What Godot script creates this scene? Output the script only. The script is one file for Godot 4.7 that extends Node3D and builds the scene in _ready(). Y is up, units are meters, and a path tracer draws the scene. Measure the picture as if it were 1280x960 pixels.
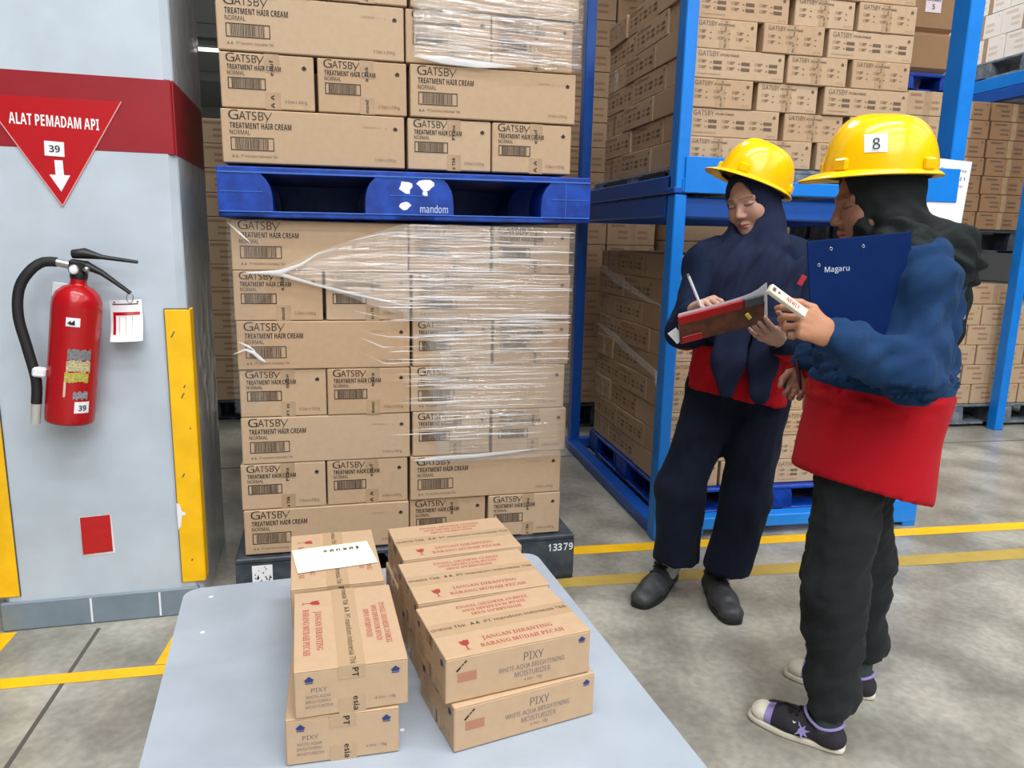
extends Node3D
# Two women in hard hats check a delivery in a warehouse aisle.


func _ready() -> void:
	make_materials()
	camera_and_light()
	hall()
	pillar()
	fire_point()
	pallet_stack()
	trolley()
	racks()
	far_loads()
	people()


func camera_and_light() -> void:
	var cam := Camera3D.new()
	cam.name = "camera"
	add_child(cam)
	cam.position = Vector3(0, 1.3, 0)
	cam.rotation = Vector3(-0.19495, -0.20054, 0.024)
	cam.fov = 54.65
	cam.near = 0.05
	cam.far = 200.0
	cam.current = true
	var we := WorldEnvironment.new()
	we.name = "environment"
	add_child(we)
	var e := Environment.new()
	e.background_mode = Environment.BG_COLOR
	e.background_color = Color(0.5, 0.52, 0.55)
	e.tonemap_mode = Environment.TONE_MAPPER_LINEAR
	e.tonemap_exposure = 0.385
	e.sdfgi_enabled = true
	e.ssao_enabled = true
	e.ssil_enabled = true
	we.environment = e
	# long lamp battens under the ceiling: the fittings are built in hall(); each has an area light of its size just below its glowing face
	for p in lamp_spots():
		var l := AreaLight3D.new()
		l.name = "lamp_light"
		add_child(l, true)
		l.position = V(p[0], 7.58, p[1])
		l.rotation.x = -PI / 2
		l.area_size = Vector2(LAMP_LONG, LAMP_WIDE)
		l.area_range = 60.0
		l.area_attenuation = 2.0
		l.light_energy = p[2]
		l.light_color = Color(0.985, 0.99, 1.0)
		l.shadow_enabled = true


const LAMP_LONG := 6.0
const LAMP_WIDE := 0.5


# x, depth, energy of each lamp batten
func lamp_spots() -> Array:
	var out := []
	for q in [[-12.0, 76.0], [-9.5, 72.0], [-7.0, 66.0], [-4.5, 62.0], [-2.0, 68.0], [0.6, 82.0]]:
		for x in [0.9, 8.5]:
			out.append([x, q[0], q[1] * (0.34 if x > 5.0 else 1.0)])
	for q in [[2.3, 6.2, 120.0], [10.8, 5.2, 22.0], [10.8, 12.0, 30.0], [4.6, 12.0, 30.0], [-4.6, 20.0, 40.0], [4.6, 20.0, 40.0], [-4.6, 30.0, 40.0], [4.6, 30.0, 40.0]]:
		out.append(q)
	return out
# ---------------------------------------------------------------- helpers
# Places are written (x to the right, y up, d = depth into the hall).
func V(x: float, y: float, d: float) -> Vector3:
	return Vector3(x, y, -d)


# Mesh builder: collects shapes, commits them as one named MeshInstance3D.
class MB:
	var v := PackedVector3Array()
	var n := PackedVector3Array()
	var uv := PackedVector2Array()
	var c := PackedColorArray()
	var idx := PackedInt32Array()
	var t := Transform3D()
	var col := Color.WHITE

	func tri(a: Vector3, b: Vector3, d: Vector3, nr: Vector3) -> void:
		a = t * a
		b = t * b
		d = t * d
		nr = (t.basis * nr).normalized()
		if (b - a).cross(d - a).dot(nr) > 0.0:
			var s := b
			b = d
			d = s
		var i := v.size()
		v.append_array(PackedVector3Array([a, b, d]))
		n.append_array(PackedVector3Array([nr, nr, nr]))
		uv.append_array(PackedVector2Array([Vector2.ZERO, Vector2.ZERO, Vector2.ZERO]))
		c.append_array(PackedColorArray([col, col, col]))
		idx.append_array(PackedInt32Array([i, i + 1, i + 2]))

	func quad(a: Vector3, b: Vector3, d: Vector3, e: Vector3, nr: Vector3) -> void:
		tri(a, b, d, nr)
		tri(a, d, e, nr)

	func rect(x0: float, y0: float, x1: float, y1: float, z: float) -> void:
		quad(Vector3(x0, y0, z), Vector3(x1, y0, z), Vector3(x1, y1, z), Vector3(x0, y1, z), Vector3.BACK)

	# chamfered box
	func box(ctr: Vector3, size: Vector3, r := 0.004, basis := Basis()) -> void:
		var keep := t
		t = t * Transform3D(basis, ctr)
		var h := size * 0.5
		r = minf(r, minf(h.x, minf(h.y, h.z)) * 0.9)
		for ax in 3:
			var u := (ax + 1) % 3
			var w := (ax + 2) % 3
			for s in [-1.0, 1.0]:
				var nr := Vector3()
				nr[ax] = s
				var p := []
				for q in [[-1, -1], [1, -1], [1, 1], [-1, 1]]:
					var k := Vector3()
					k[ax] = s * h[ax]
					k[u] = q[0] * (h[u] - r)
					k[w] = q[1] * (h[w] - r)
					p.append(k)
				quad(p[0], p[1], p[2], p[3], nr)
			if r <= 0.0:
				continue
			# edges that run along ax
			for su in [-1.0, 1.0]:
				for sw in [-1.0, 1.0]:
					var nr := Vector3()
					nr[u] = su
					nr[w] = sw
					var p := []
					for q in [[-1, 0], [1, 0], [1, 1], [-1, 1]]:
						var k := Vector3()
						k[ax] = q[0] * (h[ax] - r)
						k[u] = su * (h[u] - (r if q[1] == 1 else 0.0))
						k[w] = sw * (h[w] - (0.0 if q[1] == 1 else r))
						p.append(k)
					quad(p[0], p[1], p[2], p[3], nr.normalized())
		if r > 0.0:
			for sx in [-1.0, 1.0]:
				for sy in [-1.0, 1.0]:
					for sz in [-1.0, 1.0]:
						var s := Vector3(sx, sy, sz)
						var o := s * h
						tri(o - Vector3(0, sy * r, sz * r), o - Vector3(sx * r, 0, sz * r), o - Vector3(sx * r, sy * r, 0), s.normalized())
		t = keep

	# box between two points with a given cross-section; up is the direction of h
	func bar(a: Vector3, b: Vector3, w: float, h: float, up := Vector3.UP, r := 0.003) -> void:
		var z := (b - a).normalized()
		var x := up.cross(z).normalized()
		var y := z.cross(x)
		box((a + b) * 0.5, Vector3(w, h, a.distance_to(b)), r, Basis(x, y, z))

	# rings of equal point count -> smooth skin; closed rings; optional end caps
	func loft(rings: Array, cap := true, closed := true) -> void:
		var m: int = rings[0].size()
		var base := v.size()
		var pts := PackedVector3Array()
		for ring in rings:
			for p in ring:
				pts.append(t * p)
		var fs := PackedInt32Array()
		for i in rings.size() - 1:
			for j in (m if closed else m - 1):
				var a := i * m + j
				var b := i * m + (j + 1) % m
				fs.append_array(PackedInt32Array([a, b, b + m, a, b + m, a + m]))
		var vol := 0.0
		var mid := Vector3()
		for p in pts:
			mid += p
		mid /= pts.size()
		for k in range(0, fs.size(), 3):
			vol += (pts[fs[k]] - mid).dot((pts[fs[k + 1]] - mid).cross(pts[fs[k + 2]] - mid))
		if vol > 0.0: # Godot's front faces run clockwise
			for k in range(0, fs.size(), 3):
				var s := fs[k + 1]
				fs[k + 1] = fs[k + 2]
				fs[k + 2] = s
		_skin(pts, fs, base)
		if cap:
			for e in [0, rings.size() - 1]:
				var ctr := Vector3()
				for j in m:
					ctr += rings[e][j]
				ctr /= m
				var other: int = 1 if e == 0 else rings.size() - 2
				var oc := Vector3()
				for j in m:
					oc += rings[other][j]
				oc /= m
				var fn: Vector3 = (rings[e][0] - ctr).cross(rings[e][m / 3] - ctr).normalized()
				if fn.dot(ctr - oc) < 0.0:
					fn = -fn
				for j in m:
					tri(rings[e][j], rings[e][(j + 1) % m], ctr, fn)

	# open sheet, rows of points; up gives the side its normals look to
	func sheet(rows: Array, up: Vector3, uvs := false) -> void:
		var m: int = rows[0].size()
		var base := v.size()
		var pts := PackedVector3Array()
		for row in rows:
			for p in row:
				pts.append(t * p)
		var fs := PackedInt32Array()
		for i in rows.size() - 1:
			for j in m - 1:
				var a := i * m + j
				fs.append_array(PackedInt32Array([a, a + 1, a + m + 1, a, a + m + 1, a + m]))
		var s := Vector3()
		for k in range(0, fs.size(), 3):
			s += (pts[fs[k + 1]] - pts[fs[k]]).cross(pts[fs[k + 2]] - pts[fs[k]])
		if s.dot(t.basis * up) > 0.0:
			for k in range(0, fs.size(), 3):
				var x := fs[k + 1]
				fs[k + 1] = fs[k + 2]
				fs[k + 2] = x
		_skin(pts, fs, base)
		if uvs:
			for i in rows.size():
				for j in m:
					uv[base + i * m + j] = Vector2(float(j) / (m - 1), float(i) / (rows.size() - 1))

	func _skin(pts: PackedVector3Array, fs: PackedInt32Array, base: int) -> void:
		var nn := PackedVector3Array()
		nn.resize(pts.size())
		for k in range(0, fs.size(), 3):
			var f := (pts[fs[k + 2]] - pts[fs[k]]).cross(pts[fs[k + 1]] - pts[fs[k]])
			nn[fs[k]] += f
			nn[fs[k + 1]] += f
			nn[fs[k + 2]] += f
		for k in nn.size():
			nn[k] = nn[k].normalized() if nn[k].length_squared() > 0.0 else Vector3.UP
		v.append_array(pts)
		n.append_array(nn)
		var u := PackedVector2Array()
		u.resize(pts.size())
		uv.append_array(u)
		var cc := PackedColorArray()
		cc.resize(pts.size())
		cc.fill(col)
		c.append_array(cc)
		for k in fs.size():
			idx.append(fs[k] + base)

	# tube along a path; r is a number or an array of radii; flat squeezes it along the binormal
	func tube(path: Array, r, sides := 10, cap := true, flat := 1.0, side := Vector3.UP) -> void:
		var rings := []
		var prev := side
		for i in path.size():
			var d: Vector3 = (path[mini(i + 1, path.size() - 1)] - path[maxi(i - 1, 0)]).normalized()
			var x := prev - d * prev.dot(d)
			if x.length() < 1e-4:
				x = d.cross(Vector3.RIGHT) if absf(d.x) < 0.9 else d.cross(Vector3.UP)
			x = x.normalized()
			prev = x
			var y := d.cross(x)
			var rad: float = r[i] if r is Array else r
			var ring := PackedVector3Array()
			for k in sides:
				var a := TAU * k / sides
				ring.append(path[i] + x * cos(a) * rad + y * sin(a) * rad * flat)
			rings.append(ring)
		loft(rings, cap)

	# profile of (radius, height) turned round the local y axis
	func lathe(prof: Array, sides := 24, cap := true) -> void:
		var rings := []
		for p in prof:
			var ring := PackedVector3Array()
			for k in sides:
				var a := TAU * k / sides
				ring.append(Vector3(cos(a) * p[0], p[1], sin(a) * p[0]))
			rings.append(ring)
		loft(rings, cap)

	# flat outline in the xy plane pulled from z0 to z1
	func prism(poly: PackedVector2Array, z0: float, z1: float) -> void:
		var ti := Geometry2D.triangulate_polygon(poly)
		for k in range(0, ti.size(), 3):
			for e in [[z1, Vector3.BACK], [z0, Vector3.FORWARD]]:
				tri(Vector3(poly[ti[k]].x, poly[ti[k]].y, e[0]), Vector3(poly[ti[k + 1]].x, poly[ti[k + 1]].y, e[0]), Vector3(poly[ti[k + 2]].x, poly[ti[k + 2]].y, e[0]), e[1])
		var ccw := not Geometry2D.is_polygon_clockwise(poly)
		for i in poly.size():
			var a := poly[i]
			var b := poly[(i + 1) % poly.size()]
			var e := b - a
			var nr := Vector3(e.y, -e.x, 0) if ccw else Vector3(-e.y, e.x, 0)
			quad(Vector3(a.x, a.y, z0), Vector3(b.x, b.y, z0), Vector3(b.x, b.y, z1), Vector3(a.x, a.y, z1), nr.normalized())

	func add(o: MB) -> void:
		var base := v.size()
		for p in o.v:
			v.append(t * p)
		for p in o.n:
			n.append((t.basis * p).normalized())
		uv.append_array(o.uv)
		c.append_array(o.c)
		for i in o.idx:
			idx.append(base + i)

	func arrays() -> Array:
		var a := []
		a.resize(Mesh.ARRAY_MAX)
		a[Mesh.ARRAY_VERTEX] = v
		a[Mesh.ARRAY_NORMAL] = n
		a[Mesh.ARRAY_TEX_UV] = uv
		a[Mesh.ARRAY_COLOR] = c
		a[Mesh.ARRAY_INDEX] = idx
		return a

	func mesh() -> ArrayMesh:
		var m := ArrayMesh.new()
		m.add_surface_from_arrays(Mesh.PRIMITIVE_TRIANGLES, arrays())
		return m


func put(called: String, m: Mesh, material: Material, parent: Node = self) -> MeshInstance3D:
	var o := MeshInstance3D.new()
	o.name = numbered(called, parent)
	o.mesh = m
	o.material_override = material
	parent.add_child(o, true)
	return o


func obj(called: String, b: MB, material: Material, parent: Node = self) -> MeshInstance3D:
	return put(called, b.mesh(), material, parent)


var taken := {}


func numbered(called: String, parent: Node = self) -> String:
	if parent != self:
		return called if not parent.has_node(called) else _next(called, parent)
	var k: int = taken.get(called, -1) + 1
	taken[called] = k
	return called if k == 0 else "%s_%03d" % [called, k]


func _next(called: String, parent: Node) -> String:
	var k := 1
	while parent.has_node("%s_%03d" % [called, k]):
		k += 1
	return "%s_%03d" % [called, k]


func tag(o: Node, label: String, category: String, group := "") -> Node:
	o.set_meta("label", label)
	o.set_meta("category", category)
	if group != "":
		o.set_meta("group", group)
	return o


func thing(called: String, label: String, category: String, at := Vector3.ZERO, turn := 0.0, group := "") -> Node3D:
	var o := Node3D.new()
	o.name = numbered(called)
	add_child(o)
	o.position = at
	o.rotation.y = turn
	tag(o, label, category, group)
	return o


func struct(called: String, b: MB, m: Material, parent: Node = self) -> MeshInstance3D:
	var o := obj(called, b, m, parent)
	if parent == self:
		o.set_meta("kind", "structure")
	return o


func dup(src: Node3D, at: Vector3, turn: float, label: String) -> Node3D:
	var base := String(src.name)
	if base.length() > 4 and base[base.length() - 4] == "_" and base.right(3).is_valid_int():
		base = base.left(base.length() - 4)
	var o: Node3D = src.duplicate()
	o.name = numbered(base)
	add_child(o)
	o.position = at
	o.rotation = Vector3(0, turn, 0)
	o.set_meta("label", label)
	return o


# ---------------------------------------------------------------- lettering
var fonts := {}
var letters := {}


# writes s with its top left corner at (x, y); h is the height of a capital, w the whole width (0 = natural)
func text(b: MB, s: String, x: float, y: float, h: float, w := 0.0, bold := false, z := 0.0, face := "Droid Sans") -> float:
	var key := s + face + str(bold)
	if not letters.has(key):
		var fk := face + str(bold)
		if not fonts.has(fk):
			var f := SystemFont.new()
			f.font_names = PackedStringArray([face])
			f.font_weight = 700 if bold else 400
			fonts[fk] = f
		var tm := TextMesh.new()
		tm.font = fonts[fk]
		tm.font_size = 32
		tm.pixel_size = 1.0
		tm.depth = 0.0
		tm.curve_step = 4.0
		tm.text = s
		var a := tm.get_mesh_arrays()
		var vs: PackedVector3Array = a[Mesh.ARRAY_VERTEX]
		var lo := Vector3.ONE * 1e9
		var hi := -lo
		for p in vs:
			lo = lo.min(p)
			hi = hi.max(p)
		var ix: PackedInt32Array = a[Mesh.ARRAY_INDEX] if a[Mesh.ARRAY_INDEX] != null else PackedInt32Array(range(vs.size()))
		letters[key] = [vs, ix, lo, hi]
	var L: Array = letters[key]
	var lo: Vector3 = L[2]
	var hi: Vector3 = L[3]
	var sy := h / 23.3 # cap height of the fonts at size 32
	var sx := sy if w <= 0.0 else w / (hi.x - lo.x)
	var base := y - h
	var ground := -1e9
	# the baseline: bottom of the text unless it has descenders
	ground = lo.y
	for ch in ["g", "j", "p", "q", "y", "Q", ","]:
		if s.contains(ch):
			ground = lo.y + (hi.y - lo.y) * (0.23 if s.to_lower() != s or s.contains("d") or s.contains("b") else 0.3)
			break
	var ix: PackedInt32Array = L[1]
	var vs: PackedVector3Array = L[0]
	for k in range(0, ix.size(), 3):
		var q := []
		for e in 3:
			var p := vs[ix[k + e]]
			q.append(Vector3(x + (p.x - lo.x) * sx, base + (p.y - ground) * sy, z))
		b.tri(q[0], q[1], q[2], Vector3.BACK)
	return (hi.x - lo.x) * sx


func barcode(b: MB, x: float, y: float, w: float, h: float, frame: float, seed_: int) -> void:
	b.rect(x, y - frame, x + w, y, 0)
	b.rect(x, y - h, x + w, y - h + frame, 0)
	b.rect(x, y - h, x + frame, y, 0)
	b.rect(x + w - frame, y - h, x + w, y, 0)
	var rng := RandomNumberGenerator.new()
	rng.seed = seed_
	var p := x + w * 0.1
	while p < x + w * 0.88:
		var k := w * rng.randf_range(0.006, 0.018)
		b.rect(p, y - h * 0.9, p + k, y - h * 0.1, 0)
		p += k + w * rng.randf_range(0.007, 0.016)


# the little "this side up" house printed on the cartons
func house(b: MB, x: float, y: float, w: float) -> void:
	var h := w * 0.75
	b.prism(PackedVector2Array([Vector2(x - w * 0.5, y), Vector2(x, y + h * 0.55), Vector2(x + w * 0.5, y), Vector2(x + w * 0.36, y), Vector2(x + w * 0.36, y - h * 0.25), Vector2(x - w * 0.36, y - h * 0.25), Vector2(x - w * 0.36, y)]), 0, 0.0001)
	b.rect(x - w * 0.36, y - h * 0.48, x + w * 0.36, y - h * 0.34, 0)
# ---------------------------------------------------------------- materials
var tex := {}


func noise_image(seed_: int, freq: float, size: int, octaves: int, lo: Color, hi: Color, contrast := 1.0, kind := FastNoiseLite.TYPE_SIMPLEX_SMOOTH, sx := 1.0) -> Image:
	var f := FastNoiseLite.new()
	f.seed = seed_
	f.noise_type = kind
	f.frequency = freq
	f.fractal_type = FastNoiseLite.FRACTAL_FBM
	f.fractal_octaves = octaves
	var im := f.get_seamless_image(size, size, false, false, 0.12)
	im.convert(Image.FORMAT_L8)
	var src := im.get_data()
	var out := PackedByteArray()
	out.resize(size * size * 3)
	var lut := []
	for k in 256:
		var x := clampf((k / 255.0 - 0.5) * contrast + 0.5, 0.0, 1.0)
		var cl := lo.lerp(hi, x)
		lut.append([int(cl.r * 255), int(cl.g * 255), int(cl.b * 255)])
	for i in size * size:
		var l: Array = lut[src[i]]
		out[i * 3] = l[0]
		out[i * 3 + 1] = l[1]
		out[i * 3 + 2] = l[2]
	return Image.create_from_data(size, size, false, Image.FORMAT_RGB8, out)


func noise_tex(key: String, seed_: int, freq: float, size: int, octaves: int, lo: Color, hi: Color, contrast := 1.0, kind := FastNoiseLite.TYPE_SIMPLEX_SMOOTH) -> Texture2D:
	if not tex.has(key):
		tex[key] = ImageTexture.create_from_image(noise_image(seed_, freq, size, octaves, lo, hi, contrast, kind))
	return tex[key]


func mat(col: Color, rough := 0.6, metal := 0.0, grain := "", scale := 1.0, bump := "", bump_cm := 0.1, world := false) -> StandardMaterial3D:
	var m := StandardMaterial3D.new()
	m.albedo_color = col
	m.roughness = rough
	m.metallic = metal
	if grain != "":
		m.albedo_texture = tex[grain]
		m.uv1_triplanar = true
		m.uv1_world_triplanar = world
		m.uv1_scale = Vector3.ONE * scale
	if bump != "":
		m.heightmap_enabled = true
		m.heightmap_texture = tex[bump]
		m.heightmap_scale = bump_cm
		m.uv1_triplanar = true
		m.uv1_world_triplanar = world
		m.uv1_scale = Vector3.ONE * scale
	return m


func sheer(col: Color, alpha: float, rough: float) -> StandardMaterial3D:
	var m := StandardMaterial3D.new()
	col.a = alpha
	m.albedo_color = col
	m.roughness = rough
	m.transparency = BaseMaterial3D.TRANSPARENCY_ALPHA
	m.cull_mode = BaseMaterial3D.CULL_DISABLED
	return m


var M := {}


func make_materials() -> void:
	noise_tex("fibre", 3, 0.02, 512, 5, Color(0.975, 0.975, 0.975), Color(1, 1, 1), 1.2)
	noise_tex("soft", 5, 0.006, 512, 4, Color(0.95, 0.95, 0.95), Color(1, 1, 1), 1.5)
	noise_tex("worn", 8, 0.012, 512, 6, Color(0.72, 0.75, 0.8), Color(1, 1, 1), 2.2)
	noise_tex("cloth", 11, 0.05, 512, 4, Color(0.92, 0.92, 0.92), Color(1, 1, 1), 1.2)
	noise_tex("wave", 14, 0.012, 512, 3, Color(0.0, 0.0, 0.0), Color(1, 1, 1), 1.6)
	var im := noise_image(21, 0.0045, 1024, 6, Color(0.74, 0.73, 0.71), Color(1, 0.995, 0.98), 1.7)
	var fine := noise_image(22, 0.06, 1024, 4, Color(0.88, 0.88, 0.88), Color(1, 1, 1), 1.4)
	var a := im.get_data()
	var b := fine.get_data()
	for i in a.size():
		a[i] = a[i] * b[i] / 255
	tex["concrete"] = ImageTexture.create_from_image(Image.create_from_data(1024, 1024, false, Image.FORMAT_RGB8, a))
	noise_tex("gloss", 31, 0.006, 512, 5, Color(0.25, 0.25, 0.25), Color(0.75, 0.75, 0.75), 1.8)
	M.kraft = mat(Color(0.735, 0.624, 0.502), 0.75, 0.0, "fibre", 3.0)
	M.kraft_warm = mat(Color(0.725, 0.605, 0.48), 0.75, 0.0, "fibre", 3.0)
	M.kraft_pale = mat(Color(0.745, 0.64, 0.525), 0.75, 0.0, "fibre", 3.0)
	M.kraft_peach = mat(Color(0.765, 0.645, 0.512), 0.7, 0.0, "fibre", 3.0)
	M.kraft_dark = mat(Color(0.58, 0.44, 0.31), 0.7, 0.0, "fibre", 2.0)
	M.carton_white = mat(Color(0.95, 0.93, 0.90), 0.6, 0.0, "fibre", 3.0)
	M.ink = mat(Color(0.13, 0.10, 0.09), 0.6)
	M.ink_soft = mat(Color(0.40, 0.32, 0.26), 0.7)
	M.ink_faint = mat(Color(0.62, 0.48, 0.36), 0.7)
	M.ink_pale = mat(Color(0.86, 0.81, 0.75), 0.7)
	M.ink_red = mat(Color(0.64, 0.22, 0.20), 0.7)
	M.ink_pink = mat(Color(0.70, 0.48, 0.38), 0.7)
	M.ink_grey = mat(Color(0.44, 0.40, 0.42), 0.7)
	M.ink_blue = mat(Color(0.15, 0.23, 0.45), 0.7)
	M.tape = mat(Color(0.70, 0.59, 0.465), 0.22, 0.0, "soft", 6.0)
	M.wall_paint = mat(Color(0.755, 0.80, 0.845), 0.55, 0.0, "soft", 1.2)
	M.gloss_paint = mat(Color(0.78, 0.81, 0.84), 0.11, 0.0, "soft", 1.0, "wave", 0.14)
	M.red_paint = mat(Color(0.60, 0.10, 0.15), 0.35, 0.0, "soft", 2.0)
	M.sign_red = mat(Color(0.72, 0.05, 0.09), 0.25)
	M.white = mat(Color(0.93, 0.93, 0.95), 0.5)
	M.paper = mat(Color(0.97, 0.95, 0.86), 0.8)
	M.yellow_paint = mat(Color(1.0, 0.77, 0.01), 0.5, 0.0, "soft", 3.0)
	M.yellow_worn = mat(Color(0.74, 0.63, 0.30), 0.5, 0.0, "soft", 3.0)
	M.curb = mat(Color(0.48, 0.54, 0.585), 0.5, 0.0, "soft", 3.0)
	M.joint = mat(Color(0.34, 0.33, 0.30), 0.7)
	M.floor = mat(Color(0.735, 0.725, 0.685), 0.28, 0.0, "concrete", 0.45, "", 0.1, true)
	M.blue_plastic = mat(Color(0.03, 0.27, 0.68), 0.4, 0.0, "worn", 2.0)
	M.dark_plastic = mat(Color(0.26, 0.29, 0.32), 0.5, 0.0, "worn", 2.0)
	M.grey_plastic = mat(Color(0.50, 0.53, 0.55), 0.5, 0.0, "worn", 2.0)
	M.blue_steel = mat(Color(0.0, 0.50, 0.89), 0.38, 0.0, "soft", 2.0)
	M.blue_shaded = mat(Color(0.05, 0.32, 0.68), 0.4, 0.0, "soft", 2.0)  # same rack paint, darkened in the colour for members in shade
	M.deck = mat(Color(0.66, 0.70, 0.745), 0.42, 0.0, "soft", 1.5)
	M.black = mat(Color(0.07, 0.07, 0.08), 0.45)
	M.rubber = mat(Color(0.10, 0.10, 0.11), 0.6)
	M.steel = mat(Color(0.72, 0.72, 0.72), 0.3, 0.9)
	M.ext_red = mat(Color(0.68, 0.05, 0.09), 0.22)
	M.ceiling = mat(Color(0.72, 0.74, 0.75), 0.8)
	M.hall = mat(Color(0.78, 0.79, 0.79), 0.8)
	M.film = sheer(Color(1, 1, 1), 0.015, 0.05)
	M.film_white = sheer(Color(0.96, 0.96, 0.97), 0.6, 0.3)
	M.film_haze = sheer(Color(0.97, 0.97, 0.97), 0.16, 0.3)
	M.skin = StandardMaterial3D.new()
	M.skin.vertex_color_use_as_albedo = true
	M.skin.roughness = 0.5
	M.navy = mat(Color(0.125, 0.235, 0.385), 0.85, 0.0, "cloth", 6.0)
	M.navy_dark = mat(Color(0.12, 0.16, 0.25), 0.85, 0.0, "cloth", 6.0)
	M.red_cloth = mat(Color(0.71, 0.095, 0.14), 0.85, 0.0, "cloth", 6.0)
	M.trouser_navy = mat(Color(0.115, 0.138, 0.20), 0.85, 0.0, "cloth", 6.0)
	M.trouser_grey = mat(Color(0.17, 0.182, 0.19), 0.85, 0.0, "cloth", 6.0)
	M.hijab_navy = mat(Color(0.155, 0.18, 0.275), 0.9, 0.0, "cloth", 8.0)
	M.hijab_black = mat(Color(0.15, 0.168, 0.172), 0.6, 0.0, "cloth", 8.0)
	M.helmet = mat(Color(1.0, 0.78, 0.0), 0.2)
	M.leather = mat(Color(0.24, 0.245, 0.25), 0.5, 0.0, "cloth", 6.0)
	M.canvas = mat(Color(0.16, 0.15, 0.18), 0.85, 0.0, "cloth", 8.0)
	M.lilac = mat(Color(0.60, 0.54, 0.76), 0.8)
	M.cream = mat(Color(0.88, 0.85, 0.78), 0.6)
	M.sock_grey = mat(Color(0.68, 0.67, 0.67), 0.9)
	M.board = mat(Color(0.03, 0.14, 0.34), 0.7, 0.0, "soft", 4.0)
	M.sock_green = mat(Color(0.22, 0.28, 0.28), 0.9, 0.0, "cloth", 8.0)
	for k in ["navy", "navy_dark", "red_cloth", "trouser_grey", "trouser_navy", "hijab_navy", "hijab_black", "board"]:
		M[k].metallic_specular = 0.2
	for k in ["navy", "red_cloth", "trouser_grey", "trouser_navy"]:
		M[k].rim_enabled = true
		M[k].rim = 0.25
		M[k].rim_tint = 0.5
# ---------------------------------------------------------------- the hall
func hall() -> void:
	var b := MB.new()
	b.box(V(4, -0.1, 16), Vector3(44, 0.2, 60), 0.0)
	var fl := struct("floor", b, M.floor)
	b = MB.new()
	b.box(V(4, 8.1, 16), Vector3(44, 0.2, 60), 0.0)
	struct("ceiling", b, M.ceiling)
	for w in [["back", V(4, 4, 46.1), Vector3(44, 8, 0.2)], ["front", V(4, 4, -14.1), Vector3(44, 8, 0.2)], ["left", V(-18.1, 4, 16), Vector3(0.2, 8, 60)], ["right", V(26.1, 4, 16), Vector3(0.2, 8, 60)]]:
		b = MB.new()
		b.box(w[1], w[2], 0.0)
		struct("wall_" + w[0], b, M.hall)
	# ceiling beams across the hall
	var k := 0
	for d in [6.0, 12.5, 20.0, 28.0, 36.0]:
		k += 1
		b = MB.new()
		b.box(V(4, 7.8, d), Vector3(43.8, 0.36, 0.22), 0.0)
		struct("beam_%d" % k, b, M.ceiling)
	# lamps
	var glow := StandardMaterial3D.new()
	glow.albedo_color = Color(1, 1, 1)
	glow.emission_enabled = true
	glow.emission = Color(1, 0.985, 0.96)
	glow.emission_energy_multiplier = 6.0
	var housing := MB.new()
	housing.box(Vector3(0, 0.05, 0), Vector3(LAMP_LONG + 0.1, 0.08, LAMP_WIDE + 0.08), 0.01)
	for s in [-2.5, 0.0, 2.5]:
		housing.tube([Vector3(s, 0.09, 0), Vector3(s, 0.36, 0)], 0.012, 6)
	var pane := MB.new()
	pane.box(Vector3(0, 0.0, 0), Vector3(LAMP_LONG, 0.02, LAMP_WIDE), 0.004)
	var hm := housing.mesh()
	var pm := pane.mesh()
	for p in lamp_spots():
		var t := thing("ceiling_lamp", "long white lamp batten hanging from the warehouse ceiling", "lamp", V(p[0], 7.62, p[1]), 0.0, "warehouse ceiling lamps")
		put("housing", hm, M.white, t)
		put("glowing_panel", pm, glow, t)
	# painted lines and joints lie on the floor
	floor_line(fl, "bright yellow line along the rack", M.yellow_paint, [V(0.60, 0, 2.81), V(4.6, 0, 2.76), V(4.6, 0, 2.84), V(0.60, 0, 2.89)])
	floor_line(fl, "worn yellow line", M.yellow_worn, [V(0.55, 0, 2.525), V(4.6, 0, 2.46), V(4.6, 0, 2.57), V(0.55, 0, 2.605)])
	floor_line(fl, "", M.yellow_paint, [V(-1.70, 0, 2.145), V(-0.30, 0, 2.162), V(-0.30, 0, 2.215), V(-1.70, 0, 2.20)])
	floor_line(fl, "", M.yellow_paint, [V(-0.635, 0, 2.215), V(-0.575, 0, 2.215), V(-0.575, 0, 2.47), V(-0.618, 0, 2.44)])
	floor_line(fl, "", M.yellow_paint, [V(-1.70, 0, 2.36), V(-1.12, 0, 2.365), V(-1.119, 0, 2.483), V(-1.70, 0, 2.48)])
	for q in [[-0.873, 2.47, -0.868, -3.0], [0.62, 12.0, 0.62, -3.0], [4.9, 30.0, 4.9, -3.0], [-4.0, 30, -4.0, -3]]:
		b = MB.new()
		b.box(V((q[0] + q[2]) / 2, 0.0006, (q[1] + q[3]) / 2), Vector3(0.012, 0.001, absf(q[1] - q[3])), 0.0)
		obj("floor_joint", b, M.joint, fl)
	for d in [4.2, 9.4, 15.0]:
		b = MB.new()
		b.box(V(4, 0.0005, d), Vector3(40, 0.0008, 0.012), 0.0)
		obj("floor_joint", b, M.joint, fl)


func floor_line(parent: Node, _what: String, m: Material, q: Array) -> void:
	var b := MB.new()
	var up := Vector3(0, 0.0012, 0)
	b.quad(q[0] + up, q[1] + up, q[2] + up, q[3] + up, Vector3.UP)
	obj("floor_line", b, m, parent)


# ---------------------------------------------------------------- the pillar and its guards
const PT := 0.0565 # the pillar is turned a little against the hall


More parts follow.
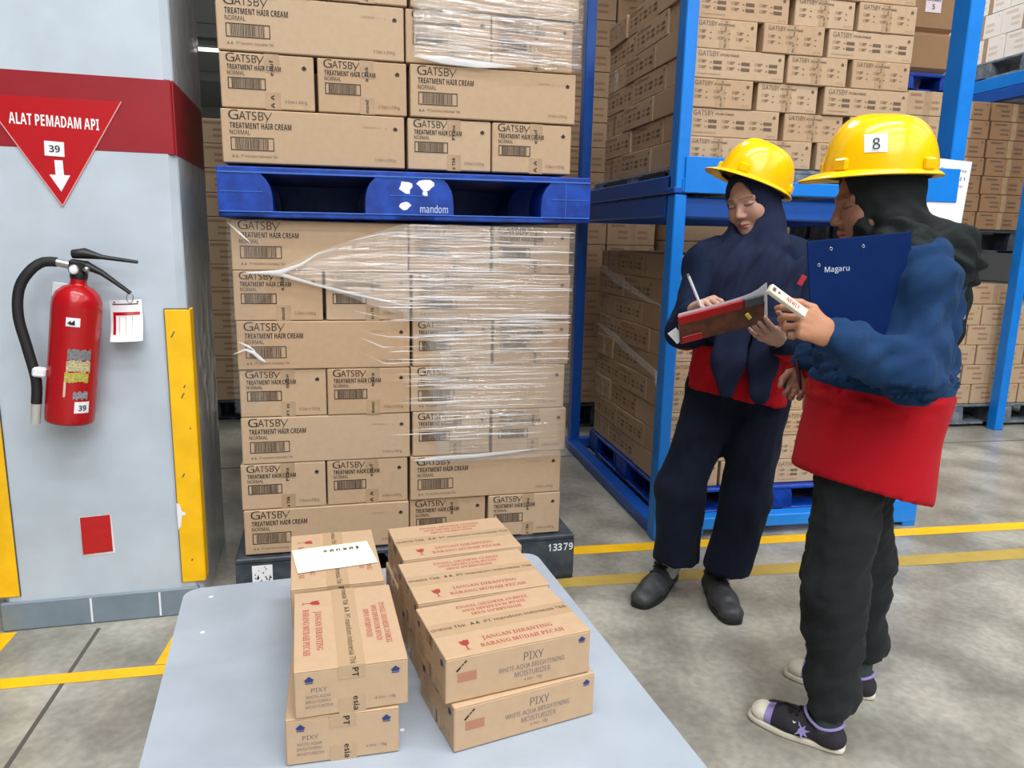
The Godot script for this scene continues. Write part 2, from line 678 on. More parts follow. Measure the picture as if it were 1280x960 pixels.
func pillar() -> void:
	# local frame: x along the front face from its right corner to the left (negative), z out of the front face
	var root := Node3D.new()
	root.name = "pillar"
	root.set_meta("kind", "structure")
	add_child(root)
	root.position = V(-0.556, 0, 2.531)
	root.rotation.y = PT
	var b := MB.new()
	b.box(Vector3(-0.302, 4.0, -0.31), Vector3(0.604, 8.0, 0.62), 0.022)
	obj("shaft", b, M.wall_paint, root)
	# glossy right side: a coat of enamel over the side face
	b = MB.new()
	b.box(Vector3(-0.0005, 4.0, -0.325), Vector3(0.004, 8.0, 0.585), 0.001)
	obj("enamel_side", b, M.gloss_paint, root)
	b = MB.new()
	b.box(Vector3(-0.302, 1.632, -0.0075), Vector3(0.60, 0.218, 0.017), 0.003)
	b.box(Vector3(0.0005, 1.632, -0.3), Vector3(0.005, 0.218, 0.58), 0.001)
	obj("red_band", b, M.red_paint, root)
	b = MB.new()
	b.box(Vector3(-0.31, 0.05, -0.012), Vector3(0.60, 0.10, 0.04), 0.005)
	var cb := obj("curb", b, M.curb, root)
	for x in [-0.345, -0.135]:
		b = MB.new()
		b.box(Vector3(x, 0.05, 0.0085), Vector3(0.006, 0.085, 0.002), 0.0)
		obj("white_mark", b, M.white, cb)
	# yellow angle guards screwed to the two corners
	for g in [[-0.025, 1.0, "yellow steel corner guard with chipped paint at the right edge of the pillar"], [-0.585, -1.0, "yellow steel corner guard at the left edge of the pillar, cut by the frame"]]:
		var t := thing("corner_guard", g[2], "corner guard", root.position, PT, "yellow corner guards on the pillar")
		b = MB.new()
		b.box(Vector3(g[0], 0.585, 0.0045), Vector3(0.072, 0.93, 0.007), 0.002)
		obj("front_plate", b, M.yellow_paint, t)
		b = MB.new()
		b.box(Vector3(g[0] + g[1] * 0.0355, 0.585, -0.03), Vector3(0.007, 0.93, 0.07), 0.002)
		obj("side_plate", b, M.yellow_paint, t)
		b = MB.new()
		b.box(Vector3(g[0] - g[1] * 0.0365, 0.585, 0.0035), Vector3(0.003, 0.93, 0.006), 0.0)
		b.box(Vector3(g[0], 1.0515, 0.0035), Vector3(0.074, 0.003, 0.006), 0.0)
		obj("seam", b, M.joint, t)
		if g[1] > 0:
			b = MB.new()
			var pl := PackedVector2Array([Vector2(-0.004, 0.405), Vector2(0.006, 0.40), Vector2(0.012, 0.375), Vector2(0.022, 0.37), Vector2(0.023, 0.362), Vector2(0.011, 0.36), Vector2(0.006, 0.325), Vector2(-0.003, 0.31)])
			var q := PackedVector2Array()
			for p in pl:
				q.append(p + Vector2(g[0] - 0.034, 0))
			b.prism(q, 0.0078, 0.0084)
			obj("paint_chip", b, M.white, t)
			b = MB.new()
			for s in [[0.01, 0.80, 0.4], [0.003, 0.77, 0.9], [0.02, 0.66, 0.1], [-0.01, 0.5, 0.6], [0.0, 0.2, 0.2], [-0.015, 0.97, 1.0]]:
				b.box(Vector3(g[0] + s[0], s[1], 0.0081), Vector3(0.004, 0.018 * s[2] + 0.004, 0.0006), 0.0, Basis(Vector3.BACK, -0.5))
			obj("scuff", b, M.joint, t)


# ---------------------------------------------------------------- fire point on the pillar
func P(x: float, y: float, out_: float) -> Vector3: # a point out_ metres in front of the pillar's front face, x from the hall's axis
	var u := (x + 0.556) / cos(PT)
	return V(-0.556, 0, 2.531) + Vector3(cos(PT), 0, -sin(PT)) * u + Vector3(sin(PT), 0, cos(PT)) * out_ + Vector3(0, y, 0)


func fire_point() -> void:
	# triangular sign
	var t := thing("fire_sign", "red triangle fire extinguisher sign with white lettering and down arrow on the pillar", "sign", P(-0.878, 1.36, -0.0085), PT)
	var b := MB.new()
	var tri_ := PackedVector2Array([Vector2(-0.188, 0.306), Vector2(0.182, 0.309), Vector2(0, 0)])
	b.prism(tri_, 0.010, 0.0125)
	obj("board", b, M.sign_red, t)
	b = MB.new()
	for e in [[tri_[1], tri_[2]], [tri_[2], tri_[0]]]:
		b.bar(Vector3(e[0].x, e[0].y, 0.0112), Vector3(e[1].x, e[1].y, 0.0112), 0.003, 0.004, Vector3.BACK, 0.0)
	obj("white_edge", b, mat(Color(0.85, 0.6, 0.6), 0.4), t)
	b = MB.new()
	b.t = Transform3D(Basis(Vector3.BACK, -0.03), Vector3(-0.119, 0.262, 0.0128))
	text(b, "ALAT PEMADAM API", 0, 0, 0.032, 0.236, true)
	obj("lettering", b, M.white, t)
	b = MB.new()
	b.prism(PackedVector2Array([Vector2(-0.011, 0.132), Vector2(0.011, 0.132), Vector2(0.011, 0.090), Vector2(0.028, 0.090), Vector2(0.0, 0.042), Vector2(-0.028, 0.090), Vector2(-0.011, 0.090)]), 0.0125, 0.0130)
	obj("arrow", b, M.white, t)
	b = MB.new()
	b.box(Vector3(-0.008, 0.164, 0.0135), Vector3(0.052, 0.042, 0.002), 0.0, Basis(Vector3.BACK, -0.04))
	var lb := obj("number_label", b, M.white, t)
	b = MB.new()
	text(b, "39", -0.022, 0.174, 0.020, 0.029, true, 0.0149)
	obj("digits", b, M.ink, lb)

	# extinguisher: its own axis leans a little
	var e := thing("fire_extinguisher", "red fire extinguisher with black hose and number 39 hung on the pillar", "fire extinguisher", P(-0.889, 0.718, 0.085), PT)
	e.rotation.z = -0.137
	b = MB.new()
	b.lathe([[0.0, 0.012], [0.055, 0.008], [0.064, 0.0], [0.067, 0.006], [0.068, 0.03], [0.068, 0.35], [0.066, 0.372], [0.058, 0.392], [0.042, 0.408], [0.026, 0.416], [0.022, 0.422], [0.022, 0.436]], 40)
	obj("cylinder", b, M.ext_red, e)
	b = MB.new()
	b.lathe([[0.02, 0.434], [0.024, 0.436], [0.024, 0.452], [0.019, 0.456], [0.019, 0.47]], 20)
	b.box(Vector3(0.0, 0.472, 0.0), Vector3(0.052, 0.036, 0.036), 0.006)
	obj("valve", b, M.black, e)
	b = MB.new() # fixed grip below, squeeze lever above
	b.tube([Vector3(-0.02, 0.505, 0), Vector3(0.012, 0.512, 0), Vector3(0.06, 0.508, 0.0), Vector3(0.155, 0.508, 0.0)], [0.013, 0.016, 0.007, 0.005], 10, true, 1.5, Vector3.UP)
	obj("squeeze_lever", b, M.black, e)
	b = MB.new()
	b.tube([Vector3(0.015, 0.478, 0), Vector3(0.06, 0.462, 0.0), Vector3(0.10, 0.438, 0.0), Vector3(0.142, 0.412, 0.0)], [0.014, 0.009, 0.007, 0.006], 10, true, 1.5, Vector3.UP)
	obj("carry_handle", b, M.black, e)
	b = MB.new()
	b.t = Transform3D(Basis(Vector3.RIGHT, PI / 2), Vector3(-0.008, 0.462, 0.018))
	b.lathe([[0.0, 0.012], [0.013, 0.012], [0.015, 0.01], [0.015, 0.0]], 18)
	obj("pressure_gauge", b, M.steel, e)
	b = MB.new()
	b.t = Transform3D(Basis(Vector3.RIGHT, PI / 2), Vector3(-0.008, 0.462, 0.0302))
	b.lathe([[0.0, 0.0015], [0.010, 0.001], [0.011, 0.0]], 18)
	obj("gauge_dial", b, M.white, e)
	b = MB.new()
	b.t = Transform3D(Basis(Vector3.RIGHT, PI / 2), Vector3(0.024, 0.467, 0.018))
	b.lathe([[0.0, 0.008], [0.008, 0.008], [0.009, 0.0]], 14)
	obj("safety_pin", b, M.steel, e)
	b = MB.new()
	var ring := []
	for k in 17:
		ring.append(Vector3(0.142 + sin(TAU * k / 16) * 0.009, 0.398 + cos(TAU * k / 16) * 0.015, 0.004))
	b.tube(ring, 0.0015, 6, false)
	obj("pull_ring", b, M.steel, e)
	b = MB.new()
	b.tube([Vector3(-0.024, 0.472, 0), Vector3(-0.063, 0.474, 0)], [0.012, 0.0115], 14)
	obj("hose_ferrule", b, M.steel, e)
	var cv := Curve3D.new()
	for p in [Vector3(-0.06, 0.475, 0), Vector3(-0.095, 0.470, 0), Vector3(-0.125, 0.440, 0.01), Vector3(-0.148, 0.385, 0.015), Vector3(-0.145, 0.305, 0.02), Vector3(-0.118, 0.215, 0.02), Vector3(-0.090, 0.12, 0.02), Vector3(-0.086, 0.05, 0.02)]:
		cv.add_point(p)
	for k in range(1, cv.point_count - 1):
		var d := (cv.get_point_position(k + 1) - cv.get_point_position(k - 1)) * 0.22
		cv.set_point_in(k, -d)
		cv.set_point_out(k, d)
	var path := []
	for k in 29:
		path.append(cv.sample_baked(cv.get_baked_length() * k / 28.0, true))
	b = MB.new()
	b.tube(path, 0.0145, 14)
	obj("hose", b, M.rubber, e)
	b = MB.new()
	b.tube([Vector3(-0.086, 0.052, 0.02), Vector3(-0.085, -0.012, 0.02)], [0.014, 0.0125], 14)
	obj("hose_nozzle", b, mat(Color(0.72, 0.72, 0.7), 0.4), e)
	b = MB.new()
	b.box(Vector3(-0.079, 0.148, 0.03), Vector3(0.036, 0.028, 0.028), 0.005)
	obj("hose_clip", b, M.white, e)
	# labels wrap round the cylinder
	var lab := [["service_label", 0.30, 0.326, -0.12, 0.42, M.white], ["torn_label_top", 0.200, 0.232, 0.02, 0.95, mat(Color(0.55, 0.55, 0.55), 0.6, 0.0, "worn", 20.0)], ["torn_label_middle", 0.165, 0.199, 0.0, 0.95, mat(Color(0.83, 0.78, 0.58), 0.6, 0.0, "worn", 20.0)], ["torn_label_yellow", 0.135, 0.164, -0.05, 0.9, mat(Color(0.82, 0.76, 0.34), 0.6, 0.0, "worn", 20.0)], ["torn_label_bottom", 0.083, 0.105, 0.32, 0.92, mat(Color(0.62, 0.62, 0.62), 0.6, 0.0, "worn", 20.0)], ["torn_label_shred", 0.088, 0.135, -0.06, 0.03, mat(Color(0.82, 0.76, 0.64), 0.6)], ["number_label", 0.040, 0.075, 0.40, 1.02, M.white]]
	var rng := RandomNumberGenerator.new()
	rng.seed = 5
	for l in lab:
		b = MB.new()
		var rows := [[], []]
		for k in 15:
			var a: float = lerpf(l[3], l[4], k / 14.0)
			var j := rng.randf_range(-0.004, 0.004) if String(l[0]).begins_with("torn") else 0.0
			for s in 2:
				rows[s].append(Vector3(sin(a) * 0.0686, (l[1] if s == 0 else l[2]) + j, cos(a) * 0.0686))
		b.sheet(rows, Vector3.BACK)
		var lo := obj(l[0], b, l[5], e)
		if l[0] == "number_label":
			b = MB.new()
			b.t = Transform3D(Basis(Vector3.UP, 0.72), Vector3(sin(0.72) * 0.0694, 0.056, cos(0.72) * 0.0694))
			text(b, "39", -0.011, 0.0085, 0.017, 0.022, true)
			obj("digits", b, M.ink, lo)
		elif l[0] == "service_label":
			b = MB.new()
			b.t = Transform3D(Basis(Vector3.UP, 0.15), Vector3(sin(0.15) * 0.0692, 0.313, cos(0.15) * 0.0692))
			b.prism(PackedVector2Array([Vector2(-0.014, -0.004), Vector2(-0.006, 0.005), Vector2(-0.004, -0.002), Vector2(0.004, 0.007), Vector2(0.006, -0.008), Vector2(-0.004, -0.009)]), 0, 0.0002)
			obj("smudge", b, M.ink, lo)
	b = MB.new() # wall bracket behind the cylinder
	b.box(Vector3(-0.04, 0.385, -0.078), Vector3(0.10, 0.045, 0.006), 0.001)
	b.box(Vector3(0.0, 0.39, -0.06), Vector3(0.03, 0.03, 0.04), 0.002)
	obj("wall_bracket", b, M.white, e)

	# inspection tag: a card that curls away from the wall
	t = thing("inspection_tag", "curled white inspection card with red printed columns beside the extinguisher", "tag", P(-0.720, 0.957, 0.0), PT)
	t.rotation.z = 0.03
	b = MB.new()
	var rows := []
	for i in 13:
		var row := []
		for j in 9:
			var u := j / 8.0 - 0.5
			var y := i / 12.0
			row.append(Vector3(u * 0.092 + y * -0.002, y * 0.124, 0.022 + 0.05 * (1.0 - y) * (1.0 - y) - u * u * 0.05))
		rows.append(row)
	b.sheet(rows, Vector3.BACK, true)
	var cardm := mat(Color(0.93, 0.93, 0.94), 0.6)
	cardm.cull_mode = BaseMaterial3D.CULL_DISABLED
	var card := obj("card", b, cardm, t)
	for strip in [[0.0, 0.93, 0.62, 0.70, M.sign_red], [0.08, 0.19, 0.16, 0.66, M.sign_red], [0.1, 0.9, 0.88, 0.91, M.ink_soft], [0.14, 0.2, 0.93, 0.96, M.ink], [0.86, 0.92, 0.93, 0.96, M.ink], [0.3, 0.31, 0.1, 0.6, M.ink_faint], [0.5, 0.51, 0.1, 0.6, M.ink_faint], [0.7, 0.71, 0.1, 0.6, M.ink_faint]]:
		b = MB.new()
		rows = []
		for i in 7:
			var row := []
			for j in 7:
				var u: float = lerpf(maxf(strip[0], 0.1), strip[1], j / 6.0) - 0.5
				var y: float = lerpf(strip[2], strip[3], i / 6.0)
				row.append(Vector3(u * 0.092 + y * -0.002, y * 0.124, 0.0228 + 0.05 * (1.0 - y) * (1.0 - y) - u * u * 0.05))
			rows.append(row)
		b.sheet(rows, Vector3.BACK)
		obj("printed_stripe", b, strip[4], card)
	b = MB.new()
	b.tube([Vector3(-0.02, 0.122, 0.02), Vector3(-0.02, 0.118, -0.001)], 0.002, 6)
	obj("pin", b, M.steel, t)

	# the square red sticker near the floor
	t = thing("red_sticker", "small crumpled red square sticker low on the pillar", "sticker", P(-0.866, 0.243, -0.0115), PT)
	b = MB.new()
	b.box(Vector3(0.001, 0.066, 0.0125), Vector3(0.094, 0.134, 0.001), 0.0, Basis(Vector3.BACK, 0.03))
	obj("white_backing", b, M.white, t)
	b = MB.new()
	rows = []
	for i in 15:
		var row := []
		for j in 11:
			row.append(Vector3(lerpf(-0.045, 0.044, j / 10.0), lerpf(0.003, 0.131, i / 14.0) + 0.004 * (j / 10.0), 0.0155 + 0.0012 * sin(i * 1.3 + j * 0.5) * sin(j * 0.9)))
		rows.append(row)
	b.sheet(rows, Vector3.BACK)
	obj("red_vinyl", b, mat(Color(0.74, 0.09, 0.10), 0.35), t)
# ---------------------------------------------------------------- cartons
# A carton stands on its base centre; its printed face looks to +z.
var shapes := {}


func carton_body(size: Vector3, key: String) -> ArrayMesh:
	if not shapes.has(key):
		var b := MB.new()
		b.box(Vector3(0, size.y * 0.5, 0), size - Vector3(0.001, 0.002, 0.001), 0.003)
		shapes[key] = b.mesh()
	return shapes[key]


func cream_print(w: float, h: float, long_: bool, variant: int) -> Array:
	var b := MB.new()
	var k := 1.0 if long_ else 0.86
	b.t.origin = Vector3(-w * 0.5, 0, 0)
	var x := 0.024 if long_ else 0.020
	var top := h - 0.004
	# brand line: capitals with a long-tailed last letter
	var gw := text(b, "G", x, top, 0.0285 * k, 0.030 * k)
	text(b, "ATSB", x + gw + 0.001, top - 0.004 * k, 0.0245 * k, 0.073 * k)
	var yx := x + gw + 0.0755 * k
	b.bar(Vector3(yx, top - 0.004, 0), Vector3(yx + 0.012 * k, top - 0.026 * k, 0), 0.003, 0.0002, Vector3.BACK, 0.0)
	b.bar(Vector3(yx + 0.024 * k, top - 0.004, 0), Vector3(yx + 0.006 * k, top - 0.034 * k, 0), 0.002, 0.0002, Vector3.BACK, 0.0)
	text(b, "TREATMENT HAIR CREAM", x + 0.002, top - 0.037 * k, 0.0175 * k, 0.186 * k, true)
	text(b, "NORMAL", x + 0.002, top - 0.060 * k, 0.013 * k, 0.060 * k)
	barcode(b, x + 0.003, top - 0.081 * k, 0.130 * k, 0.040 * k, 0.0026, 7 if long_ else 9)
	var f := MB.new()
	f.t = b.t
	if long_:
		text(f, "A A", x + 0.005, 0.026, 0.0085, 0.018, true)
		text(f, "PT mandom indonesia Tbk", x + 0.032, 0.026, 0.0075, 0.11)
		house(b, w - 0.030, h - 0.040, 0.017)
	else:
		house(b, w - 0.030, h - 0.036, 0.017)
	text(f, "3 Doz x 250 g", w - (0.098 if long_ else 0.092), 0.030, 0.0085, 0.068)
	var g := MB.new()
	g.t = b.t
	if long_:
		text(g, "KOSMETIK JAWA  -  K", w - 0.135, h - 0.036, 0.006, 0.055)
		text(g, "R", w - 0.062, h - 0.038, 0.006)
	else:
		# printed tape folded over the end: one piece from the top, one from below
		var s: String = ["PT m", "donesi", "a Tbk", "A A", "mand", "sia Tb"][variant]
		var s2: String = ["indon", "esia", "PT ma", "enuf", "a Tbk", "dones"][variant]
		b.t = Transform3D(Basis(Vector3.BACK, PI / 2), Vector3(-w * 0.5 + w * 0.525, h - 0.072, 0))
		text(b, s2, 0.008, 0.0, 0.011, 0.046, true)
		b.t.origin.y = 0.002
		text(b, s, 0.002, 0.0, 0.011, 0.040, true)
	return [b.mesh(), f.mesh(), g.mesh() if g.v.size() else null]


func tape_strip(w: float, h: float, x: float, y: float, key: String) -> ArrayMesh:
	if not shapes.has(key):
		var b := MB.new()
		b.box(Vector3(x, y, 0), Vector3(w, h, 0.0006), 0.0)
		shapes[key] = b.mesh()
	return shapes[key]


func cream_carton(size: Vector3, long_: bool, variant: int) -> Node3D:
	var t := thing("hair_cream_carton", "kraft hair cream carton", "carton", Vector3.ZERO, 0.0, "hair cream cartons on the stacked pallets")
	var kr: Material = [M.kraft, M.kraft_warm, M.kraft_pale][variant % 3]
	put("body", carton_body(size, "cream%s" % long_), kr, t)
	var pr := cream_print(size.x, size.y, long_, variant)
	var z := size.z * 0.5 + 0.0004
	if not long_:
		put("tape", tape_strip(0.046, 0.054, 0.014, size.y - 0.027, "cream_tape_top"), M.tape, t).position.z = size.z * 0.5
		put("tape", tape_strip(0.046, 0.052, 0.014, 0.026, "cream_tape_foot"), M.tape, t).position.z = size.z * 0.5
		z += 0.0004
	put("print", pr[0], M.ink, t).position.z = z
	var fp := put("fine_print", pr[1], M.ink_soft, t)
	fp.position.z = z
	fp.set_meta("kind", "stuff")
	if pr[2] != null:
		put("faint_print", pr[2], M.ink_faint, t).position.z = z
	return t


const ORD := ["bottom", "second", "third", "fourth", "fifth", "sixth", "top"]
const ST := 0.048 # the stack is turned a little too
const TILT := 0.009 # the upper pallet leans


func S(u: float, y: float, w: float) -> Vector3: # along the stack's front, up, out of the front
	return V(-0.412, 0, 2.563) + Vector3(cos(ST), 0, -sin(ST)) * u + Vector3(sin(ST), 0, cos(ST)) * w + Vector3(0, y, 0)


func pallet_stack() -> void:
	lower_pallet()
	var rng := RandomNumberGenerator.new()
	rng.seed = 44
	var LH := 0.1645
	var long_size := Vector3(0.570, LH, 0.284)
	var end_size := Vector3(0.2825, LH, 0.570)
	var proto := {}
	var base := 0.186
	for r in 7:
		var y := base + r * LH
		var parts := [0, 1, 1] if r % 2 == 0 else [1, 1, 0]
		if r == 6:
			parts = [0, 1, 1]
		var u := rng.randf_range(-0.006, 0.004)
		for k in 3:
			var lg: bool = parts[k] == 0
			var size := long_size if lg else end_size
			var at := S(u + size.x * 0.5, y, -size.z * 0.5 + rng.randf_range(-0.006, 0.003))
			var turn := ST + rng.randf_range(-0.004, 0.004)
			var which: String = "long side out" if lg else "taped end out"
			var place: String
			if lg:
				place = "left" if k == 0 else "right"
				place = "%s half of %s row, %s" % [place, ORD[r], which]
			else:
				place = "%s of %s row, %s" % [["left end", "middle", "right end"][k], ORD[r], which]
			var label := "hair cream carton, lower load, " + place
			var key := "long%d" % ((r + k) % 3) if lg else "end%d" % ((r * 2 + k) % 6)
			_cream(proto, key, size, lg, (r + k) % 3 if lg else (r * 2 + k) % 6, at, turn, label, 0.0)
			u += size.x + (0.009 if k < 2 and rng.randf() < 0.5 else 0.003)
	upper_pallet()
	var UH := 0.1675
	for r in 4:
		var y := 1.507 + r * UH
		var parts := [0, 1, 1] if r % 2 == 0 else [1, 1, 0]
		var u := rng.randf_range(-0.016, -0.008)
		for k in 3:
			var lg: bool = parts[k] == 0
			var size := long_size if lg else end_size
			var at := S(u + size.x * 0.5, y + (u + size.x * 0.5) * TILT + 0.002, -size.z * 0.5 + rng.randf_range(-0.006, 0.003))
			var which: String = "long side out" if lg else "taped end out"
			var place: String
			if lg:
				place = "%s half of %s row, %s" % ["left" if k == 0 else "right", ["lowest", "second", "third", "highest"][r], which]
			else:
				place = "%s of %s row, %s" % [["left end", "middle", "right end"][k], ["lowest", "second", "third", "highest"][r], which]
			var key := "long%d" % ((r + k) % 3) if lg else "end%d" % ((r * 2 + k + 1) % 6)
			_cream(proto, key, size, lg, (r + k) % 3 if lg else (r * 2 + k + 1) % 6, at, ST + rng.randf_range(-0.003, 0.003), "hair cream carton above the blue pallet, " + place, TILT)
			u += size.x + (0.010 if k < 2 and rng.randf() < 0.5 else 0.004)
	stretch_film()


func _cream(proto: Dictionary, key: String, size: Vector3, lg: bool, variant: int, at: Vector3, turn: float, label: String, lean: float) -> void:
	var t: Node3D
	if proto.has(key):
		t = dup(proto[key], at, turn, label)
	else:
		t = cream_carton(size, lg, variant)
		proto[key] = t
		t.position = at
		t.rotation.y = turn
		t.set_meta("label", label)
	t.rotation.z = lean


# plastic pallet seen from the front: two fork openings with curved sides
func pallet_face(w: float, h: float, open_: Array, curve: float, lip: float) -> Array:
	# the outline between deck and bottom boards is cut into three feet
	var feet := []
	var edges := [0.0]
	for o in open_:
		edges.append(o[0])
		edges.append(o[1])
	edges.append(w)
	for k in range(0, edges.size(), 2):
		var a: float = edges[k]
		var b: float = edges[k + 1]
		var poly := PackedVector2Array()
		poly.append(Vector2(a, lip))
		poly.append(Vector2(b, lip))
		if k + 2 < edges.size(): # right flank curves out to the right towards the top
			for s in 7:
				var q := s / 6.0
				poly.append(Vector2(b - curve * pow(q, 4.0), lip + (h - 2 * lip) * q))
		else:
			poly.append(Vector2(b, h - lip))
		if k > 0:
			for s in range(6, -1, -1):
				var q := s / 6.0
				poly.append(Vector2(a + curve * pow(q, 4.0), lip + (h - 2 * lip) * q))
		else:
			poly.append(Vector2(a, h - lip))
		feet.append(poly)
	return feet


func pallet(called: String, label: String, w: float, d: float, h: float, open_: Array, m: Material, at: Vector3, turn: float, curve: float, group := "") -> Node3D:
	# local: x from the left end, z out of the front, base at y 0; the front face is at z = 0
	var t := thing(called, label, "pallet", at, turn, group)
	var lip := 0.018
	var b := MB.new()
	b.box(Vector3(w * 0.5, h - lip * 0.5, -d * 0.5), Vector3(w, lip, d), 0.004)
	obj("deck", b, m, t)
	b = MB.new()
	b.box(Vector3(w * 0.5, lip * 0.5, -0.06), Vector3(w, lip, 0.12), 0.004)
	b.box(Vector3(w * 0.5, lip * 0.5, -d + 0.06), Vector3(w, lip, 0.12), 0.004)
	for k in 3:
		b.box(Vector3([0.07, w * 0.5, w - 0.07][k], lip * 0.5, -d * 0.5), Vector3(0.14, lip, d), 0.004)
	obj("bottom_boards", b, m, t)
	var feet := pallet_face(w, h, open_, curve, lip)
	b = MB.new()
	b.box(Vector3(w * 0.5, h * 0.5, -d * 0.62), Vector3(w - 0.02, h - 0.04, 0.02), 0.0)  # wall added across the fork tunnels so their openings look dark
	obj("centre_rib", b, m, t)
	for f in feet:
		for z in [0.0, -d * 0.5 + 0.08, -d + 0.16]:
			b = MB.new()
			b.prism(f, z - 0.16, z)
			obj("foot", b, m, t)
	return t


func lower_pallet() -> void:
	var t := pallet("dark_pallet", "dark grey plastic pallet with white number 13379 under the lower cartons", 1.235, 1.15, 0.182, [[0.20, 0.54], [0.70, 1.04]], M.dark_plastic, S(-0.035, 0, 0.024), ST, -0.03)
	var b := MB.new()
	for k in 5:
		var ch := "13379"[k]
		text(b, ch, [1.132, 1.150, 1.169, 1.193, 1.214][k], 0.150, 0.030, [0.009, 0.017, 0.017, 0.016, 0.016][k], true, 0.0006)
	obj("number", b, M.white, t)
	b = MB.new()
	b.box(Vector3(0.088, 0.106, 0.0008), Vector3(0.068, 0.10, 0.0012), 0.0)
	var st := obj("sticker", b, M.white, t)
	b = MB.new()
	var rng := RandomNumberGenerator.new()
	rng.seed = 3
	for k in 26:  # random dark specks made up in place of a printed code
		var x := rng.randf_range(0.060, 0.114)
		var y := rng.randf_range(0.066, 0.15)
		b.prism(PackedVector2Array([Vector2(x, y), Vector2(x + rng.randf_range(0.003, 0.009), y + rng.randf_range(-0.003, 0.003)), Vector2(x + rng.randf_range(0.002, 0.008), y + rng.randf_range(0.004, 0.012))]), 0.0014, 0.0018)
	obj("scuffs", b, M.black, st)


func upper_pallet() -> void:
	var t := pallet("blue_pallet", "worn blue plastic pallet with a white maker's name between the two carton loads", 1.236, 1.15, 0.157, [[0.165, 0.455], [0.748, 1.056]], M.blue_plastic, S(-0.030, 1.3415, 0.028), ST, 0.038)
	t.rotation.z = TILT
	var b := MB.new()
	text(b, "mandom", 0.635, 0.050, 0.024, 0.094, false, 0.0006)
	obj("printed_name", b, mat(Color(0.75, 0.82, 0.92), 0.6), t)
	# moulded ribs above and below the openings, and the parting line of the two halves
	b = MB.new()
	b.box(Vector3(0.618, 0.139, 0.0015), Vector3(1.23, 0.006, 0.003), 0.001)
	b.box(Vector3(0.618, 0.018, 0.0015), Vector3(1.23, 0.004, 0.003), 0.001)
	for x in [0.07, 0.6, 1.16]:
		b.box(Vector3(x, 0.080, 0.0008), Vector3(0.13, 0.0025, 0.002), 0.0)
	b.box(Vector3(1.145, 0.078, 0.0008), Vector3(0.0025, 0.12, 0.002), 0.0)
	obj("moulding", b, mat(Color(0.20, 0.40, 0.74), 0.4), t)
	# what is left of a white sticker
	for q in [[0.590, 0.128, 0.052, 0.040, 3], [0.655, 0.132, 0.075, 0.036, 7], [0.585, 0.064, 0.045, 0.030, 11], [0.652, 0.098, 0.02, 0.02, 5]]:
		var rng := RandomNumberGenerator.new()
		rng.seed = q[4]
		var poly := PackedVector2Array()
		for k in 11:
			var a := TAU * k / 11.0
			var r := rng.randf_range(0.55, 1.0)
			poly.append(Vector2(q[0] + cos(a) * q[2] * 0.5 * r, q[1] - q[3] * 0.5 + sin(a) * q[3] * 0.62 * r))
		b = MB.new()
		b.prism(poly, 0.0, 0.0007)
		obj("sticker_remains", b, M.white, t)


